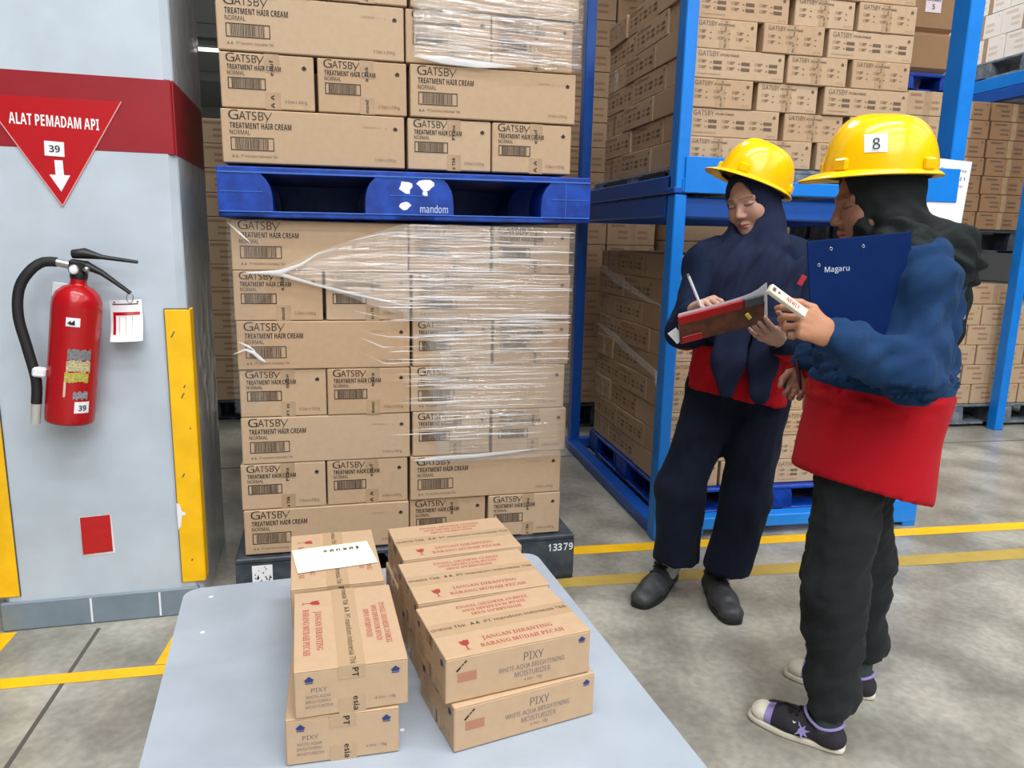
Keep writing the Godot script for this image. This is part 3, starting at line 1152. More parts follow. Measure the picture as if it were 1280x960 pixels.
# ---------------------------------------------------------------- stretch film
func stretch_film() -> void:
	var nz := FastNoiseLite.new()
	nz.seed = 12
	nz.noise_type = FastNoiseLite.TYPE_SIMPLEX_SMOOTH
	nz.frequency = 1.0
	nz.fractal_octaves = 2
	# lower load: gathered into a knot at the upper left, fanning out over the right part
	var t := thing("stretch_film", "clear wrinkled stretch film gathered into a knot round the lower carton load", "stretch film")
	var b: MB
	var knot := Vector2(0.13, 1.165)
	var rows := []
	var ny := 420
	var nx := 44
	for layer in 4: # the film goes round several times
		b = MB.new()
		rows = []
		var ls := layer * 31.0
		for i in ny:
			var row := []
			var yy := lerpf(0.50, 1.335, i / float(ny - 1))
			for j in nx:
				var q := j / float(nx - 1)
				# left edge of the fan follows the gathered rim
				var rim := 0.0
				if yy > knot.y:
					rim = knot.x + 0.42 * pow((yy - knot.y) / 0.17, 1.3)
				else:
					rim = knot.x + 0.50 * pow(minf((knot.y - yy) / 0.17, 1.0), 0.9) + 0.08 * maxf(knot.y - 0.17 - yy, 0.0)
					rim += 0.035 * nz.get_noise_1d(yy * 7.0 + layer * 5.0) * smoothstep(0.02, 0.2, knot.y - yy)
				var u := lerpf(rim, 1.158, q)
				var d := u - knot.x + 0.10
				var s := (yy - knot.y) / (0.10 + minf(d, 0.45) * 0.75)
				var along := nz.get_noise_2d(u * 0.9 + 7.0 + ls, s * 34.0 + ls)
				var fine := nz.get_noise_2d(u * 1.1 + 40.0 + ls, yy * 56.0 + ls)
				var fade := smoothstep(0.0, 0.12, q) * (1.0 - smoothstep(0.80, 1.0, q) * 0.75)
				var low := smoothstep(0.50, 0.72, yy)
				var amp := (0.0006 + 0.0026 * clampf(nz.get_noise_2d(u * 1.2 + 3.0 + ls, yy * 4.0) + 0.55, 0.0, 1.0)) * fade * (0.65 + 0.35 * low)
				row.append(S(u, yy, 0.010 + layer * 0.004 + along * amp * 1.2 + fine * amp * 1.0))
			rows.append(row)
		b.sheet(rows, Vector3(sin(ST), 0, cos(ST)))
		obj("fanned_sheet", b, M.film, t)
	# folds of film from the knot, drawn white as painted highlight streaks
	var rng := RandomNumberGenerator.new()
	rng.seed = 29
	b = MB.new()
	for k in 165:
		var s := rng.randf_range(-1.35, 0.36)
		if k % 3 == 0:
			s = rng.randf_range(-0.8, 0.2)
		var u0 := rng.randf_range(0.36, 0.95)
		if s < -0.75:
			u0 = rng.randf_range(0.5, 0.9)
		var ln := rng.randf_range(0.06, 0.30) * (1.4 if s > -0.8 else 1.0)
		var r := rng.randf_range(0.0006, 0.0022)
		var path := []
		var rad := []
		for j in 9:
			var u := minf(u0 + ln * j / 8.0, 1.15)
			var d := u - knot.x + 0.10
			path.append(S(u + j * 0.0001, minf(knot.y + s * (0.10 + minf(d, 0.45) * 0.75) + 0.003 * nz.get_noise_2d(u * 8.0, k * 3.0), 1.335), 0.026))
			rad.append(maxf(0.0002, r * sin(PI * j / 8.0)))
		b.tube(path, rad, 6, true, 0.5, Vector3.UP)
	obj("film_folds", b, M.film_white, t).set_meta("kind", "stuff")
	# clear skirt that wraps the left edge
	b = MB.new()
	rows = []
	for i in 160:
		var row := []
		var yy := lerpf(0.70, 1.335, i / 159.0)
		for j in 10:
			var q := j / 9.0
			var u := lerpf(-0.012, 0.09 + 0.04 * nz.get_noise_1d(yy * 9.0), q)
			row.append(S(u, yy, 0.006 + 0.0035 * nz.get_noise_2d(u * 26.0 + yy * 9.0, yy * 18.0 - u * 30.0)))
		rows.append(row)
	b.sheet(rows, Vector3(sin(ST), 0, cos(ST)))
	obj("edge_sheet", b, M.film, t)
	# gathered ropes of film
	var rope := MB.new()
	rope.tube([S(0.035, 1.165, 0.012), S(0.09, 1.168, 0.016), S(0.15, 1.170, 0.017), S(0.215, 1.195, 0.014), S(0.27, 1.232, 0.012), S(0.33, 1.25, 0.010)], [0.0015, 0.005, 0.008, 0.005, 0.0025, 0.001], 8, true, 0.4, Vector3.UP)
	rope.tube([S(0.05, 1.168, 0.012), S(0.15, 1.162, 0.015), S(0.26, 1.130, 0.012), S(0.38, 1.100, 0.011), S(0.50, 1.075, 0.010), S(0.60, 1.048, 0.008)], [0.001, 0.006, 0.0045, 0.0045, 0.004, 0.001], 8, true, 0.4, Vector3.UP)
	obj("gathered_rim", rope, M.film_white, t)
	b = MB.new()
	b.tube([S(-0.008, 0.900, 0.010), S(0.03, 0.915, 0.014), S(0.055, 0.905, 0.016), S(0.075, 0.885, 0.014), S(0.092, 0.872, 0.012)], [0.001, 0.004, 0.006, 0.006, 0.001], 8, true, 0.45)
	obj("twisted_end", b, M.film_white, t)
	b = MB.new()
	b.tube([S(0.01, 0.94, 0.010), S(0.04, 0.925, 0.013), S(0.06, 0.91, 0.014)], [0.001, 0.004, 0.002], 8, true, 0.45)
	obj("twisted_end", b, M.film_white, t)
	b = MB.new()
	b.tube([S(-0.006, 1.325, 0.010), S(0.03, 1.29, 0.012), S(0.06, 1.262, 0.010)], [0.001, 0.004, 0.001], 8, true, 0.5)
	obj("twisted_end", b, M.film_white, t)
	# band of film lower down on the right
	b = MB.new()
	rows = []
	for i in 40:
		var row := []
		for j in 30:
			var u := lerpf(0.60, 1.05, j / 29.0)
			var yy := 0.492 + 0.018 * (i / 39.0) * (1.0 - 0.5 * j / 29.0) + 0.004 * nz.get_noise_1d(u * 20.0)
			row.append(S(u, yy, 0.008 + 0.0016 * nz.get_noise_2d(u * 6.0, yy * 420.0)))
		rows.append(row)
	b.sheet(rows, Vector3(sin(ST), 0, cos(ST)))
	obj("film_band", b, M.film_haze, t)
	b = MB.new()
	b.tube([S(0.585, 0.505, 0.012), S(0.68, 0.509, 0.013), S(0.82, 0.513, 0.013), S(0.95, 0.521, 0.012), S(1.05, 0.528, 0.01)], [0.002, 0.008, 0.007, 0.005, 0.001], 8, true, 0.25, Vector3.UP)
	obj("rolled_edge", b, M.film_white, t)
	# upper load: pulled tight over its right part
	t = thing("stretch_film", "clear streaky stretch film over the right part of the upper carton load", "stretch film")
	for layer in 3:
		b = MB.new()
		rows = []
		for i in 220:
			var row := []
			var q0 := i / 219.0
			for j in 30:
				var q := j / 29.0
				var u := lerpf(0.585, 1.155, q)
				var yy := lerpf(1.862, 2.16, q0) + 0.006 * nz.get_noise_1d(u * 14.0) * (1.0 - q0)
				var fade := smoothstep(0.0, 0.1, q) * (1.0 - smoothstep(0.85, 1.0, q) * 0.7)
				var amp := (0.0010 + 0.002 * clampf(nz.get_noise_2d(u * 1.4 + 9.0, yy * 5.0) + 0.6, 0.0, 1.0)) * fade
				row.append(S(u, yy, 0.010 + layer * 0.004 + amp * (nz.get_noise_2d(u * 0.9 + layer * 17.0, yy * 44.0 + u * 3.0) * 1.5 + 0.9 * nz.get_noise_2d(u * 1.1 + 5.0 + layer * 9.0, yy * 60.0))))
			rows.append(row)
		b.sheet(rows, Vector3(sin(ST), 0, cos(ST)))
		obj("tight_sheet", b, M.film, t)
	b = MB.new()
	for k in 80:  # white tubes along the film, painted in as its highlight streaks
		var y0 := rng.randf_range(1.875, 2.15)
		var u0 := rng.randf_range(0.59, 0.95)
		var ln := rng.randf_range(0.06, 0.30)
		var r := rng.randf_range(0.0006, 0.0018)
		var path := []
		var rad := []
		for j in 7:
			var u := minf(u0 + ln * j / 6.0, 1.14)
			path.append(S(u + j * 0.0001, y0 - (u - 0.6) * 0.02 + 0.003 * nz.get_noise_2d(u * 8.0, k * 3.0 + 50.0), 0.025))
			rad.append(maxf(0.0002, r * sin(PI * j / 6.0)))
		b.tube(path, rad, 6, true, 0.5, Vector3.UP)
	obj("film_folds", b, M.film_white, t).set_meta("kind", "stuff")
	b = MB.new()
	b.tube([S(0.60, 1.866, 0.012), S(0.68, 1.862, 0.013), S(0.80, 1.857, 0.013), S(0.93, 1.86, 0.012)], [0.002, 0.013, 0.012, 0.002], 8, true, 0.2, Vector3.UP)
	obj("rolled_edge", b, M.film_white, t)
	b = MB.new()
	for q in [[0.702, 2.01, 0.026, 0.010]]:  # irregular white patch painted as glare on the film
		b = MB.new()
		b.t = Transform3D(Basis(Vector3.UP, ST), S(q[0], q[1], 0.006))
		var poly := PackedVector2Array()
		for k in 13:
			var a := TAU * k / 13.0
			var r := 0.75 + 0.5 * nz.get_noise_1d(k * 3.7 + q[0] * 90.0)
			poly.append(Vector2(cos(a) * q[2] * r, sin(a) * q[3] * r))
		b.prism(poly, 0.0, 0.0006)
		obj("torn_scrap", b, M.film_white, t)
# ---------------------------------------------------------------- the trolley and its cartons
const TT := 0.104 # turn of the trolley


func trolley() -> void:
	# local frame: origin at the far left corner on the floor, x along the far edge, z towards the camera
	var t := thing("platform_trolley", "low grey platform trolley with rounded corners in the foreground carrying small cartons", "trolley", V(-0.480, 0, 1.985), TT)
	var w := 0.993
	var l := 1.25
	var r := 0.045
	var poly := PackedVector2Array()
	for q in [[w - r, l - r, 0.0], [r, l - r, PI / 2], [r, r, PI], [w - r, r, PI * 1.5]]:
		for k in 7:
			var a: float = q[2] + PI / 2 * k / 6.0
			poly.append(Vector2(q[0] + cos(a) * r, q[1] + sin(a) * r))
	var b := MB.new()
	b.t = Transform3D(Basis(Vector3(1, 0, 0), Vector3(0, 0, 1), Vector3(0, -1, 0)), Vector3(0, 0.35, 0))
	b.prism(poly, 0.0, 0.022)
	obj("deck", b, M.deck, t)
	b = MB.new()
	b.box(Vector3(w * 0.5, 0.306, l * 0.5), Vector3(w - 0.06, 0.042, l - 0.06), 0.006)
	obj("under_frame", b, M.dark_plastic, t)
	for q in [[0.13, 0.14], [w - 0.13, 0.14], [0.13, l - 0.14], [w - 0.13, l - 0.14]]:
		b = MB.new()
		b.box(Vector3(q[0], 0.245, q[1]), Vector3(0.07, 0.085, 0.05), 0.006)
		var c := obj("caster", b, M.steel, t)
		b = MB.new()
		b.t = Transform3D(Basis(Vector3.BACK, PI / 2), Vector3(q[0] + 0.02, 0.10, q[1]))
		b.lathe([[0.0, 0.0], [0.095, 0.0], [0.10, 0.006], [0.10, 0.034], [0.095, 0.04], [0.0, 0.04]], 26)
		obj("wheel", b, M.rubber, c)
	# flecks of white on the deck
	b = MB.new()
	for q in [[0.07, 0.06, 0.006], [0.365, 0.30, 0.004], [0.065, 0.245, 0.006], [0.325, 0.325, 0.004], [0.33, 0.445, 0.004], [0.77, 0.71, 0.005], [0.47, 0.73, 0.005], [0.30, 0.42, 0.003]]:
		b.t = Transform3D(Basis(), Vector3(q[0], 0.3501, q[1]))
		b.lathe([[0.0, 0.0006], [q[2] * 0.8, 0.0005], [q[2], 0.0]], 8)
	obj("paint_fleck", b, M.white, t)
	moisturizer_cartons()


const BL := 0.303 # small carton: length, depth, height
const BD := 0.203
const BH := 0.0945


func moist_proto() -> Node3D:
	var t := thing("moisturizer_carton", "small kraft moisturizer carton", "carton", Vector3.ZERO, 0.0, "moisturizer cartons on the trolley")
	var b := MB.new()
	b.box(Vector3(0, BH * 0.5 - 0.001, 0), Vector3(BL - 0.001, BH - 0.005, BD - 0.001), 0.002)
	obj("body", b, M.kraft_peach, t)
	for s in [-1.0, 1.0]:
		b = MB.new()
		b.box(Vector3(0, BH - 0.0021, s * BD * 0.25), Vector3(BL - 0.0006, 0.0032, BD * 0.5 - 0.0014), 0.0012)
		obj("flap", b, M.kraft_peach, t)
	b = MB.new()
	b.box(Vector3(0, BH - 0.0003, 0), Vector3(BL, 0.0005, 0.048), 0.0)
	for s in [-1.0, 1.0]:
		b.box(Vector3(s * (BL * 0.5), BH - 0.013, 0), Vector3(0.0006, 0.026, 0.048), 0.0)
		b.box(Vector3(s * (BL * 0.5), 0.016, 0), Vector3(0.0006, 0.032, 0.048), 0.0)
	var tp := obj("tape", b, mat(Color(0.725, 0.61, 0.475), 0.2), t)
	b = MB.new()
	b.t = Transform3D(Basis(Vector3.RIGHT, -PI / 2), Vector3(0, BH + 0.0003, 0))
	text(b, "onesia Tbk", -0.148, 0.008, 0.0105, 0.072)
	text(b, "A A", -0.066, 0.009, 0.0105, 0.020, true)
	text(b, "PT mandom indonesia Tbk", -0.036, 0.008, 0.0105, 0.184)
	for s in [1.0, -1.0]:
		b.t = Transform3D(Basis(Vector3.UP, s * PI / 2) * Basis(Vector3.BACK, -PI / 2), Vector3(s * (BL * 0.5 + 0.0006), BH - 0.003, 0))
		text(b, "PT", 0.002, 0.012, 0.0115, 0.018, true)
		b.t.origin.y = BH - 0.062
		text(b, "esia", 0.0, 0.012, 0.0105, 0.028, true)
	obj("tape_lettering", b, M.ink, tp)
	# warning print on top
	b = MB.new()
	b.t = Transform3D(Basis(Vector3.RIGHT, -PI / 2), Vector3(0, BH - 0.0003, 0))
	text(b, "JANGAN DIBANTING", -0.062, -0.052, 0.0115, 0.150, true, 0.0, "Droid Serif")
	text(b, "BARANG MUDAH PECAH", -0.074, -0.072, 0.0115, 0.176, true, 0.0, "Droid Serif")
	b.t.origin += Vector3(-0.100, 0, 0.066)
	b.prism(PackedVector2Array([Vector2(-0.010, 0.016), Vector2(-0.004, 0.013), Vector2(0.0, 0.017), Vector2(0.010, 0.016), Vector2(0.008, 0.002), Vector2(0.0012, -0.004), Vector2(0.0012, -0.016), Vector2(0.008, -0.018), Vector2(-0.008, -0.018), Vector2(-0.0012, -0.016), Vector2(-0.0012, -0.004), Vector2(-0.008, 0.002)]), 0, 0.0001)
	b.t = Transform3D(Basis(Vector3.UP, PI) * Basis(Vector3.RIGHT, -PI / 2), Vector3(0, BH - 0.0003, 0))
	text(b, "HINDARKAN DARI", -0.062, -0.036, 0.0100, 0.112, true, 0.0, "Droid Serif")
	text(b, "SINAR MATAHARI DAN", -0.078, -0.053, 0.0100, 0.142, true, 0.0, "Droid Serif")
	text(b, "TEMPAT BERSUHU TINGGI", -0.090, -0.070, 0.0100, 0.162, true, 0.0, "Droid Serif")
	obj("warning_print", b, M.ink_red, t)
	# long face
	b = MB.new()
	b.t.origin = Vector3(0, 0, BD * 0.5)
	text(b, "PIXY", 0.006, BH - 0.020, 0.0165, 0.042)
	text(b, "WHITE-AQUA BRIGHTENING", -0.046, BH - 0.043, 0.0095, 0.140)
	text(b, "MOISTURIZER", -0.012, BH - 0.058, 0.0105, 0.076)
	text(b, "4 Doz - 18g", 0.008, BH - 0.074, 0.0055, 0.038)
	for s in [1.0, -1.0]:
		b.t = Transform3D(Basis(Vector3.UP, s * PI / 2), Vector3(s * BL * 0.5, 0, 0))
		text(b, "PIXY", -0.072, BH - 0.036, 0.0085, 0.028)
		text(b, "WHITE-AQUA", -0.082, BH - 0.050, 0.0055, 0.044)
		text(b, "BRIGHTENING", -0.082, BH - 0.060, 0.0055, 0.044)
		text(b, "MOISTURIZER", -0.082, BH - 0.070, 0.0055, 0.048)
		text(b, "4 Doz - 18g", 0.040, BH - 0.070, 0.0050, 0.038)
	obj("product_print", b, M.ink_grey, t)
	b = MB.new()
	b.t.origin = Vector3(0, 0, BD * 0.5)
	b.bar(Vector3(-0.130, BH - 0.030, 0), Vector3(-0.122, BH - 0.022, 0), 0.0035, 0.0002, Vector3.BACK, 0.0)
	b.bar(Vector3(-0.121, BH - 0.021, 0), Vector3(-0.116, BH - 0.016, 0), 0.0022, 0.0002, Vector3.BACK, 0.0)
	b.bar(Vector3(-0.115, BH - 0.015, 0), Vector3(-0.110, BH - 0.011, 0), 0.0032, 0.0002, Vector3.BACK, 0.0)
	obj("pen_mark", b, M.ink, t)
	b = MB.new()
	b.t.origin = Vector3(0, 0, BD * 0.5)
	b.rect(-0.128, BH - 0.053, -0.090, BH - 0.034, 0)
	obj("pink_panel", b, M.ink_pink, t)
	b = MB.new()
	b.t.origin = Vector3(0, 0, BD * 0.5)
	house(b, BL * 0.5 - 0.020, BH - 0.018, 0.018)
	obj("blue_mark", b, M.ink_blue, t)
	for s in [1.0, -1.0]:
		for hx in [0.078, -0.075]:
			b = MB.new()
			b.t = Transform3D(Basis(Vector3.UP, s * PI / 2), Vector3(s * BL * 0.5, 0, 0))
			house(b, hx, BH - 0.020, 0.019)
			obj("blue_mark", b, M.ink_blue, t)
	return t


func moisturizer_cartons() -> void:
	var first := moist_proto()
	var rows := [
		# front corner (x, depth), turn, long face to the front?, base height, label
		[0.139, 1.233, 0.205, true, 0.4445, "moisturizer carton nearest the camera on top of the right group, long face showing"],
		[0.154, 1.222, 0.238, true, 0.35, "moisturizer carton at the bottom front of the right group, long face showing"],
		[0.104, 1.452, 0.160, true, 0.4445, "moisturizer carton in the right group, middle of the three on top"],
		[0.112, 1.452, 0.165, true, 0.35, "moisturizer carton in the right group, bottom layer below the middle one"],
		[0.085, 1.672, 0.145, true, 0.4445, "moisturizer carton in the right group, rearmost of the three on top"],
		[0.080, 1.675, 0.15, true, 0.35, "moisturizer carton in the right group, bottom layer below the rearmost one"],
		[-0.130, 1.234, 0.080, false, 0.4445, "moisturizer carton on top of the left group in front, taped end showing"],
		[-0.148, 1.237, 0.035, false, 0.35, "moisturizer carton at the bottom front of the left group, taped end showing"],
		[-0.163, 1.556, 0.085, false, 0.4445, "moisturizer carton in the left group under the sheet of cream paper"],
		[-0.158, 1.553, 0.06, false, 0.35, "moisturizer carton in the left group, rear of the bottom layer"]]
	for k in rows.size():
		var r: Array = rows[k]
		var long_: bool = r[3]
		var turn: float = r[2]
		var w := BL if long_ else BD
		var d := BD if long_ else BL
		var at: Vector3 = V(r[0], r[4], r[1]) + Vector3(cos(turn), 0, -sin(turn)) * w * 0.5 - Vector3(sin(turn), 0, cos(turn)) * d * 0.5
		var yaw := turn if long_ else turn - PI / 2
		if k == 0:
			first.position = at
			first.rotation.y = yaw
			first.set_meta("label", r[5])
		else:
			dup(first, at, yaw, r[5])
	# sheet of paper
	var t := thing("paper_sheet", "cream sheet of paper with one handwritten line lying on the left rear carton", "paper", V(-0.076, 0.5395, 1.712), 0.19)
	var b := MB.new()
	var sh := []
	for i in 5:
		var row := []
		for j in 9:
			row.append(Vector3(lerpf(-0.091, 0.091, j / 8.0), 0.0018 + 0.0012 * sin(j * 0.8) * sin(i * 0.7), lerpf(-0.066, 0.066, i / 4.0) + 0.02 * 0))
		sh.append(row)
	b.sheet(sh, Vector3.UP)
	b.t.origin.y = -0.0004
	b.sheet(sh, Vector3.DOWN)
	obj("sheet", b, M.paper, t)
	b = MB.new()
	b.t = Transform3D(Basis(Vector3.UP, PI) * Basis(Vector3.RIGHT, -PI / 2), Vector3(0, 0.0036, 0))
	var x := -0.066
	for ch in ["I", "M", "R", "U", "M", "W"]:
		text(b, ch, x, -0.026, 0.014, 0.009, true)
		x += 0.0155
	obj("handwriting", b, M.ink, t)
# ---------------------------------------------------------------- blue stacking racks with their loads
func racks() -> void:
	rack_frame("stacking_rack", "lower blue steel stacking rack standing on the floor behind the women", 0.0, 1.4855, 1.41)
	rack_frame("stacking_rack", "upper blue steel stacking rack set on top of the lower one", 1.49, 3.2, 1.70)
	# location sheet taped to the right-hand post
	var t := thing("location_sheet", "white printed location sheet taped to the right rack post behind the helmet", "sign", V(2.515, 1.36, 2.893), 0.0)
	t.rotation.z = -0.05
	var b := MB.new()
	b.box(Vector3(-0.03, 0.15, 0.002), Vector3(0.19, 0.32, 0.001), 0.0)
	obj("sheet", b, M.white, t)
	b = MB.new()
	text(b, "Nomor Area", -0.082, 0.275, 0.013, 0.126, false, 0.003)
	text(b, "LANTAI 1", -0.055, 0.242, 0.014, 0.098, true, 0.003)
	text(b, "RAK LT1-160", -0.082, 0.208, 0.010, 0.118, false, 0.003)
	obj("lettering", b, M.ink, t)
	pomade_loads()


func rack_frame(called: String, label: String, y0: float, y1: float, ybeam: float) -> void:
	var t := thing(called, label, "rack", V(0, y0, 0), 0.0, "blue stacking racks")
	var x0 := 1.24
	var x1 := 2.562
	var d0 := 2.896
	var d1 := 4.43
	var h := y1 - y0
	var up := y0 > 1.0
	var m: Material = M.blue_steel
	var b: MB
	for q in [[x0, x0 + 0.052, d0, d0 + 0.075, m], [x1 - 0.07, x1, d0, d0 + 0.10, m], [x0 + 0.03, x0 + 0.088, d1 - 0.07, d1, M.blue_shaded], [x1 - 0.06, x1, d1 - 0.07, d1, M.blue_shaded]]:
		b = MB.new()
		b.box(V((q[0] + q[1]) / 2, h * 0.5 + (0.004 if up else 0.0), (q[2] + q[3]) / 2), Vector3(q[1] - q[0], h, q[3] - q[2]), 0.004)
		var post := obj("post", b, q[4], t)
		if up:
			# socket sleeve where the upper post sits on the lower rack
			b = MB.new()
			b.box(V((q[0] + q[1]) / 2, 0.012, (q[2] + q[3]) / 2 + 0.004), Vector3(q[1] - q[0] + 0.014, 0.024, q[3] - q[2] + 0.012), 0.004)
			obj("socket", b, M.blue_shaded, post)
	if not up:
		for q in [[d0 + 0.005, d0 + 0.075, 0.03, 0.085], [d1 - 0.07, d1 - 0.01, 0.0, 0.06]]:
			b = MB.new()
			b.box(V((x0 + x1) / 2, (q[2] + q[3]) / 2 + 0.006, (q[0] + q[1]) / 2), Vector3(x1 - x0 - 0.02, q[3] - q[2], q[1] - q[0]), 0.004)
			obj("floor_beam", b, m if q[0] < 3.5 else M.blue_shaded, t)
		for x in [x0 + 0.045, x1 - 0.045]:
			b = MB.new()
			b.box(V(x, 0.030, (d0 + d1) / 2), Vector3(0.075, 0.056, d1 - d0 - 0.06), 0.004)
			obj("side_floor_beam", b, M.blue_shaded, t)
		for q in [[x0 + 0.05, x0 + 0.235, 1.0], [x1 - 0.235, x1 - 0.008, -1.0]]:
			b = MB.new()
			b.box(V((q[0] + q[1]) / 2, 0.077, d0 + 0.002), Vector3(q[1] - q[0], 0.112, 0.008), 0.003)
			obj("corner_plate", b, m, t)
		# top beams of the lower rack
		b = MB.new()
		b.box(V((x0 + x1) / 2, 1.437, d0 + 0.05), Vector3(x1 - x0 - 0.06, 0.082, 0.05), 0.006)
		obj("top_beam", b, M.blue_shaded, t)
		b = MB.new()
		b.box(V((x0 + x1) / 2, 1.437, d1 - 0.04), Vector3(x1 - x0 - 0.06, 0.082, 0.05), 0.006)
		obj("top_beam", b, M.blue_shaded, t)
		for x in [x0 + 0.03, x1 - 0.03]:
			b = MB.new()
			b.box(V(x, 1.442, (d0 + d1) / 2 + 0.03), Vector3(0.05, 0.085, d1 - d0 - 0.16), 0.005)
			obj("top_side_beam", b, M.blue_shaded, t)
	else:
		# base frame of the upper rack (heights from its own foot)
		b = MB.new()
		b.box(V((x0 + x1) / 2, 0.032, d0 + 0.02), Vector3(x1 - x0 - 0.05, 0.056, 0.05), 0.005)
		obj("base_beam", b, m, t)
		b = MB.new()
		b.box(V((x0 + x1) / 2, 0.032, d1 - 0.03), Vector3(x1 - x0 - 0.05, 0.056, 0.05), 0.005)
		obj("base_beam", b, M.blue_shaded, t)
		for x in [x0 + 0.025, x1 - 0.035]:
			b = MB.new()
			b.box(V(x, 0.038, (d0 + d1) / 2), Vector3(0.05, 0.072, d1 - d0 - 0.1), 0.005)
			obj("base_side_beam", b, M.blue_shaded, t)
		for q in [[x0 + 0.034, x0 + 0.30], [x1 - 0.30, x1 - 0.02]]:
			b = MB.new()
			b.box(V((q[0] + q[1]) / 2, 0.073, d0 - 0.006), Vector3(q[1] - q[0], 0.142, 0.007), 0.003)
			obj("corner_plate", b, m, t)


func pomade_print(w: float, h: float, long_: bool, side := false) -> Array:
	var b := MB.new()
	var f := MB.new()
	b.t.origin = Vector3(-w * 0.5, 0, 0)
	f.t = b.t
	var k := 1.0 if long_ else 0.88
	text(b, "GATSBY", 0.018, h - 0.010, 0.0185 * k, 0.088 * k)
	text(b, "STYLING POMADE", 0.018 + 0.093 * k, h - 0.0165, 0.009 * k, 0.082 * k, true)
	house(b, w - 0.024, h - 0.024, 0.017)
	var n := 3
	for i in n:
		for j in 2:
			var x := 0.020 + i * (w - 0.03) / n
			var y := h - 0.044 - j * 0.0215
			for e in [[x, y, x + 0.009, y - 0.0012], [x, y - 0.008, x + 0.009, y - 0.0092], [x, y, x + 0.0012, y - 0.009], [x + 0.008, y, x + 0.009, y - 0.009]]:
				f.rect(e[0], e[3], e[2], e[1], 0)
			f.rect(x + 0.012, y - 0.004, x + 0.034 * k, y, 0)
			f.rect(x + 0.012, y - 0.010, x + 0.028 * k, y - 0.0065, 0)
			if long_:
				f.rect(x + 0.048, y - 0.009, x + 0.056, y - 0.005, 0)
				for s in 4:
					b.rect(x + 0.062, y - 0.0022 - s * 0.0034, x + 0.100, y - s * 0.0034, 0)
			else:
				f.rect(x + 0.046, y - 0.010, x + 0.054, y - 0.006, 0)
	if long_:
		text(f, "PT mandom indonesia Tbk", 0.018, 0.020, 0.006, 0.10)
	text(f, "4 Doz x 75 g", w - 0.05, 0.016, 0.005, 0.036)
	if not long_:
		b.t = Transform3D(Basis(Vector3.BACK, -PI / 2), Vector3(-w * 0.5 + w * 0.47, 0, 0))
		text(b, "PT ma", -h + 0.008, 0.011, 0.0095, 0.036, true)
		text(b, "sia Tbk", -0.042, 0.011, 0.0095, 0.036, true)
	return [b.mesh(), f.mesh()]


func pomade_carton(size: Vector3, long_: bool, variant: int, side: bool) -> Node3D:
	# side: the face that shows is the one to the left (-x), turned by the caller
	var t := thing("pomade_carton", "pomade carton", "carton", Vector3.ZERO, 0.0, "")
	put("body", carton_body(size, "pomade%s%s" % [size, long_]), [M.kraft_pale, M.kraft, M.kraft_warm][variant % 3], t)
	var key := "pp%s%s" % [size.x, long_]
	if not shapes.has(key):
		shapes[key] = pomade_print(size.x, size.y, long_, side)
	var z := size.z * 0.5 + 0.0004
	if not long_:
		var tk := "ptape%s" % size
		if not shapes.has(tk):
			var b := MB.new()
			b.box(Vector3(-size.x * 0.02, size.y * 0.5, 0), Vector3(0.042, size.y - 0.004, 0.0006), 0.0)
			shapes[tk] = b.mesh()
		put("tape", shapes[tk], M.tape, t).position.z = size.z * 0.5
		z += 0.0004
	put("print", shapes[key][0], M.ink_soft, t).position.z = z
	var fp := put("fine_print", shapes[key][1], M.fp, t)
	fp.position.z = z
	fp.set_meta("kind", "stuff")
	return t


var pom := {}


func pomade(size: Vector3, long_: bool, variant: int, at: Vector3, turn: float, label: String, group: String) -> Node3D:
	var key := "%s%s%d" % [size, long_, variant % 3]
	var t: Node3D
	if pom.has(key):
		t = dup(pom[key], at, turn, label)
	else:
		t = pomade_carton(size, long_, variant, false)
		pom[key] = t
		t.position = at
		t.rotation.y = turn
		t.set_meta("label", label)
	t.set_meta("group", group)
	return t


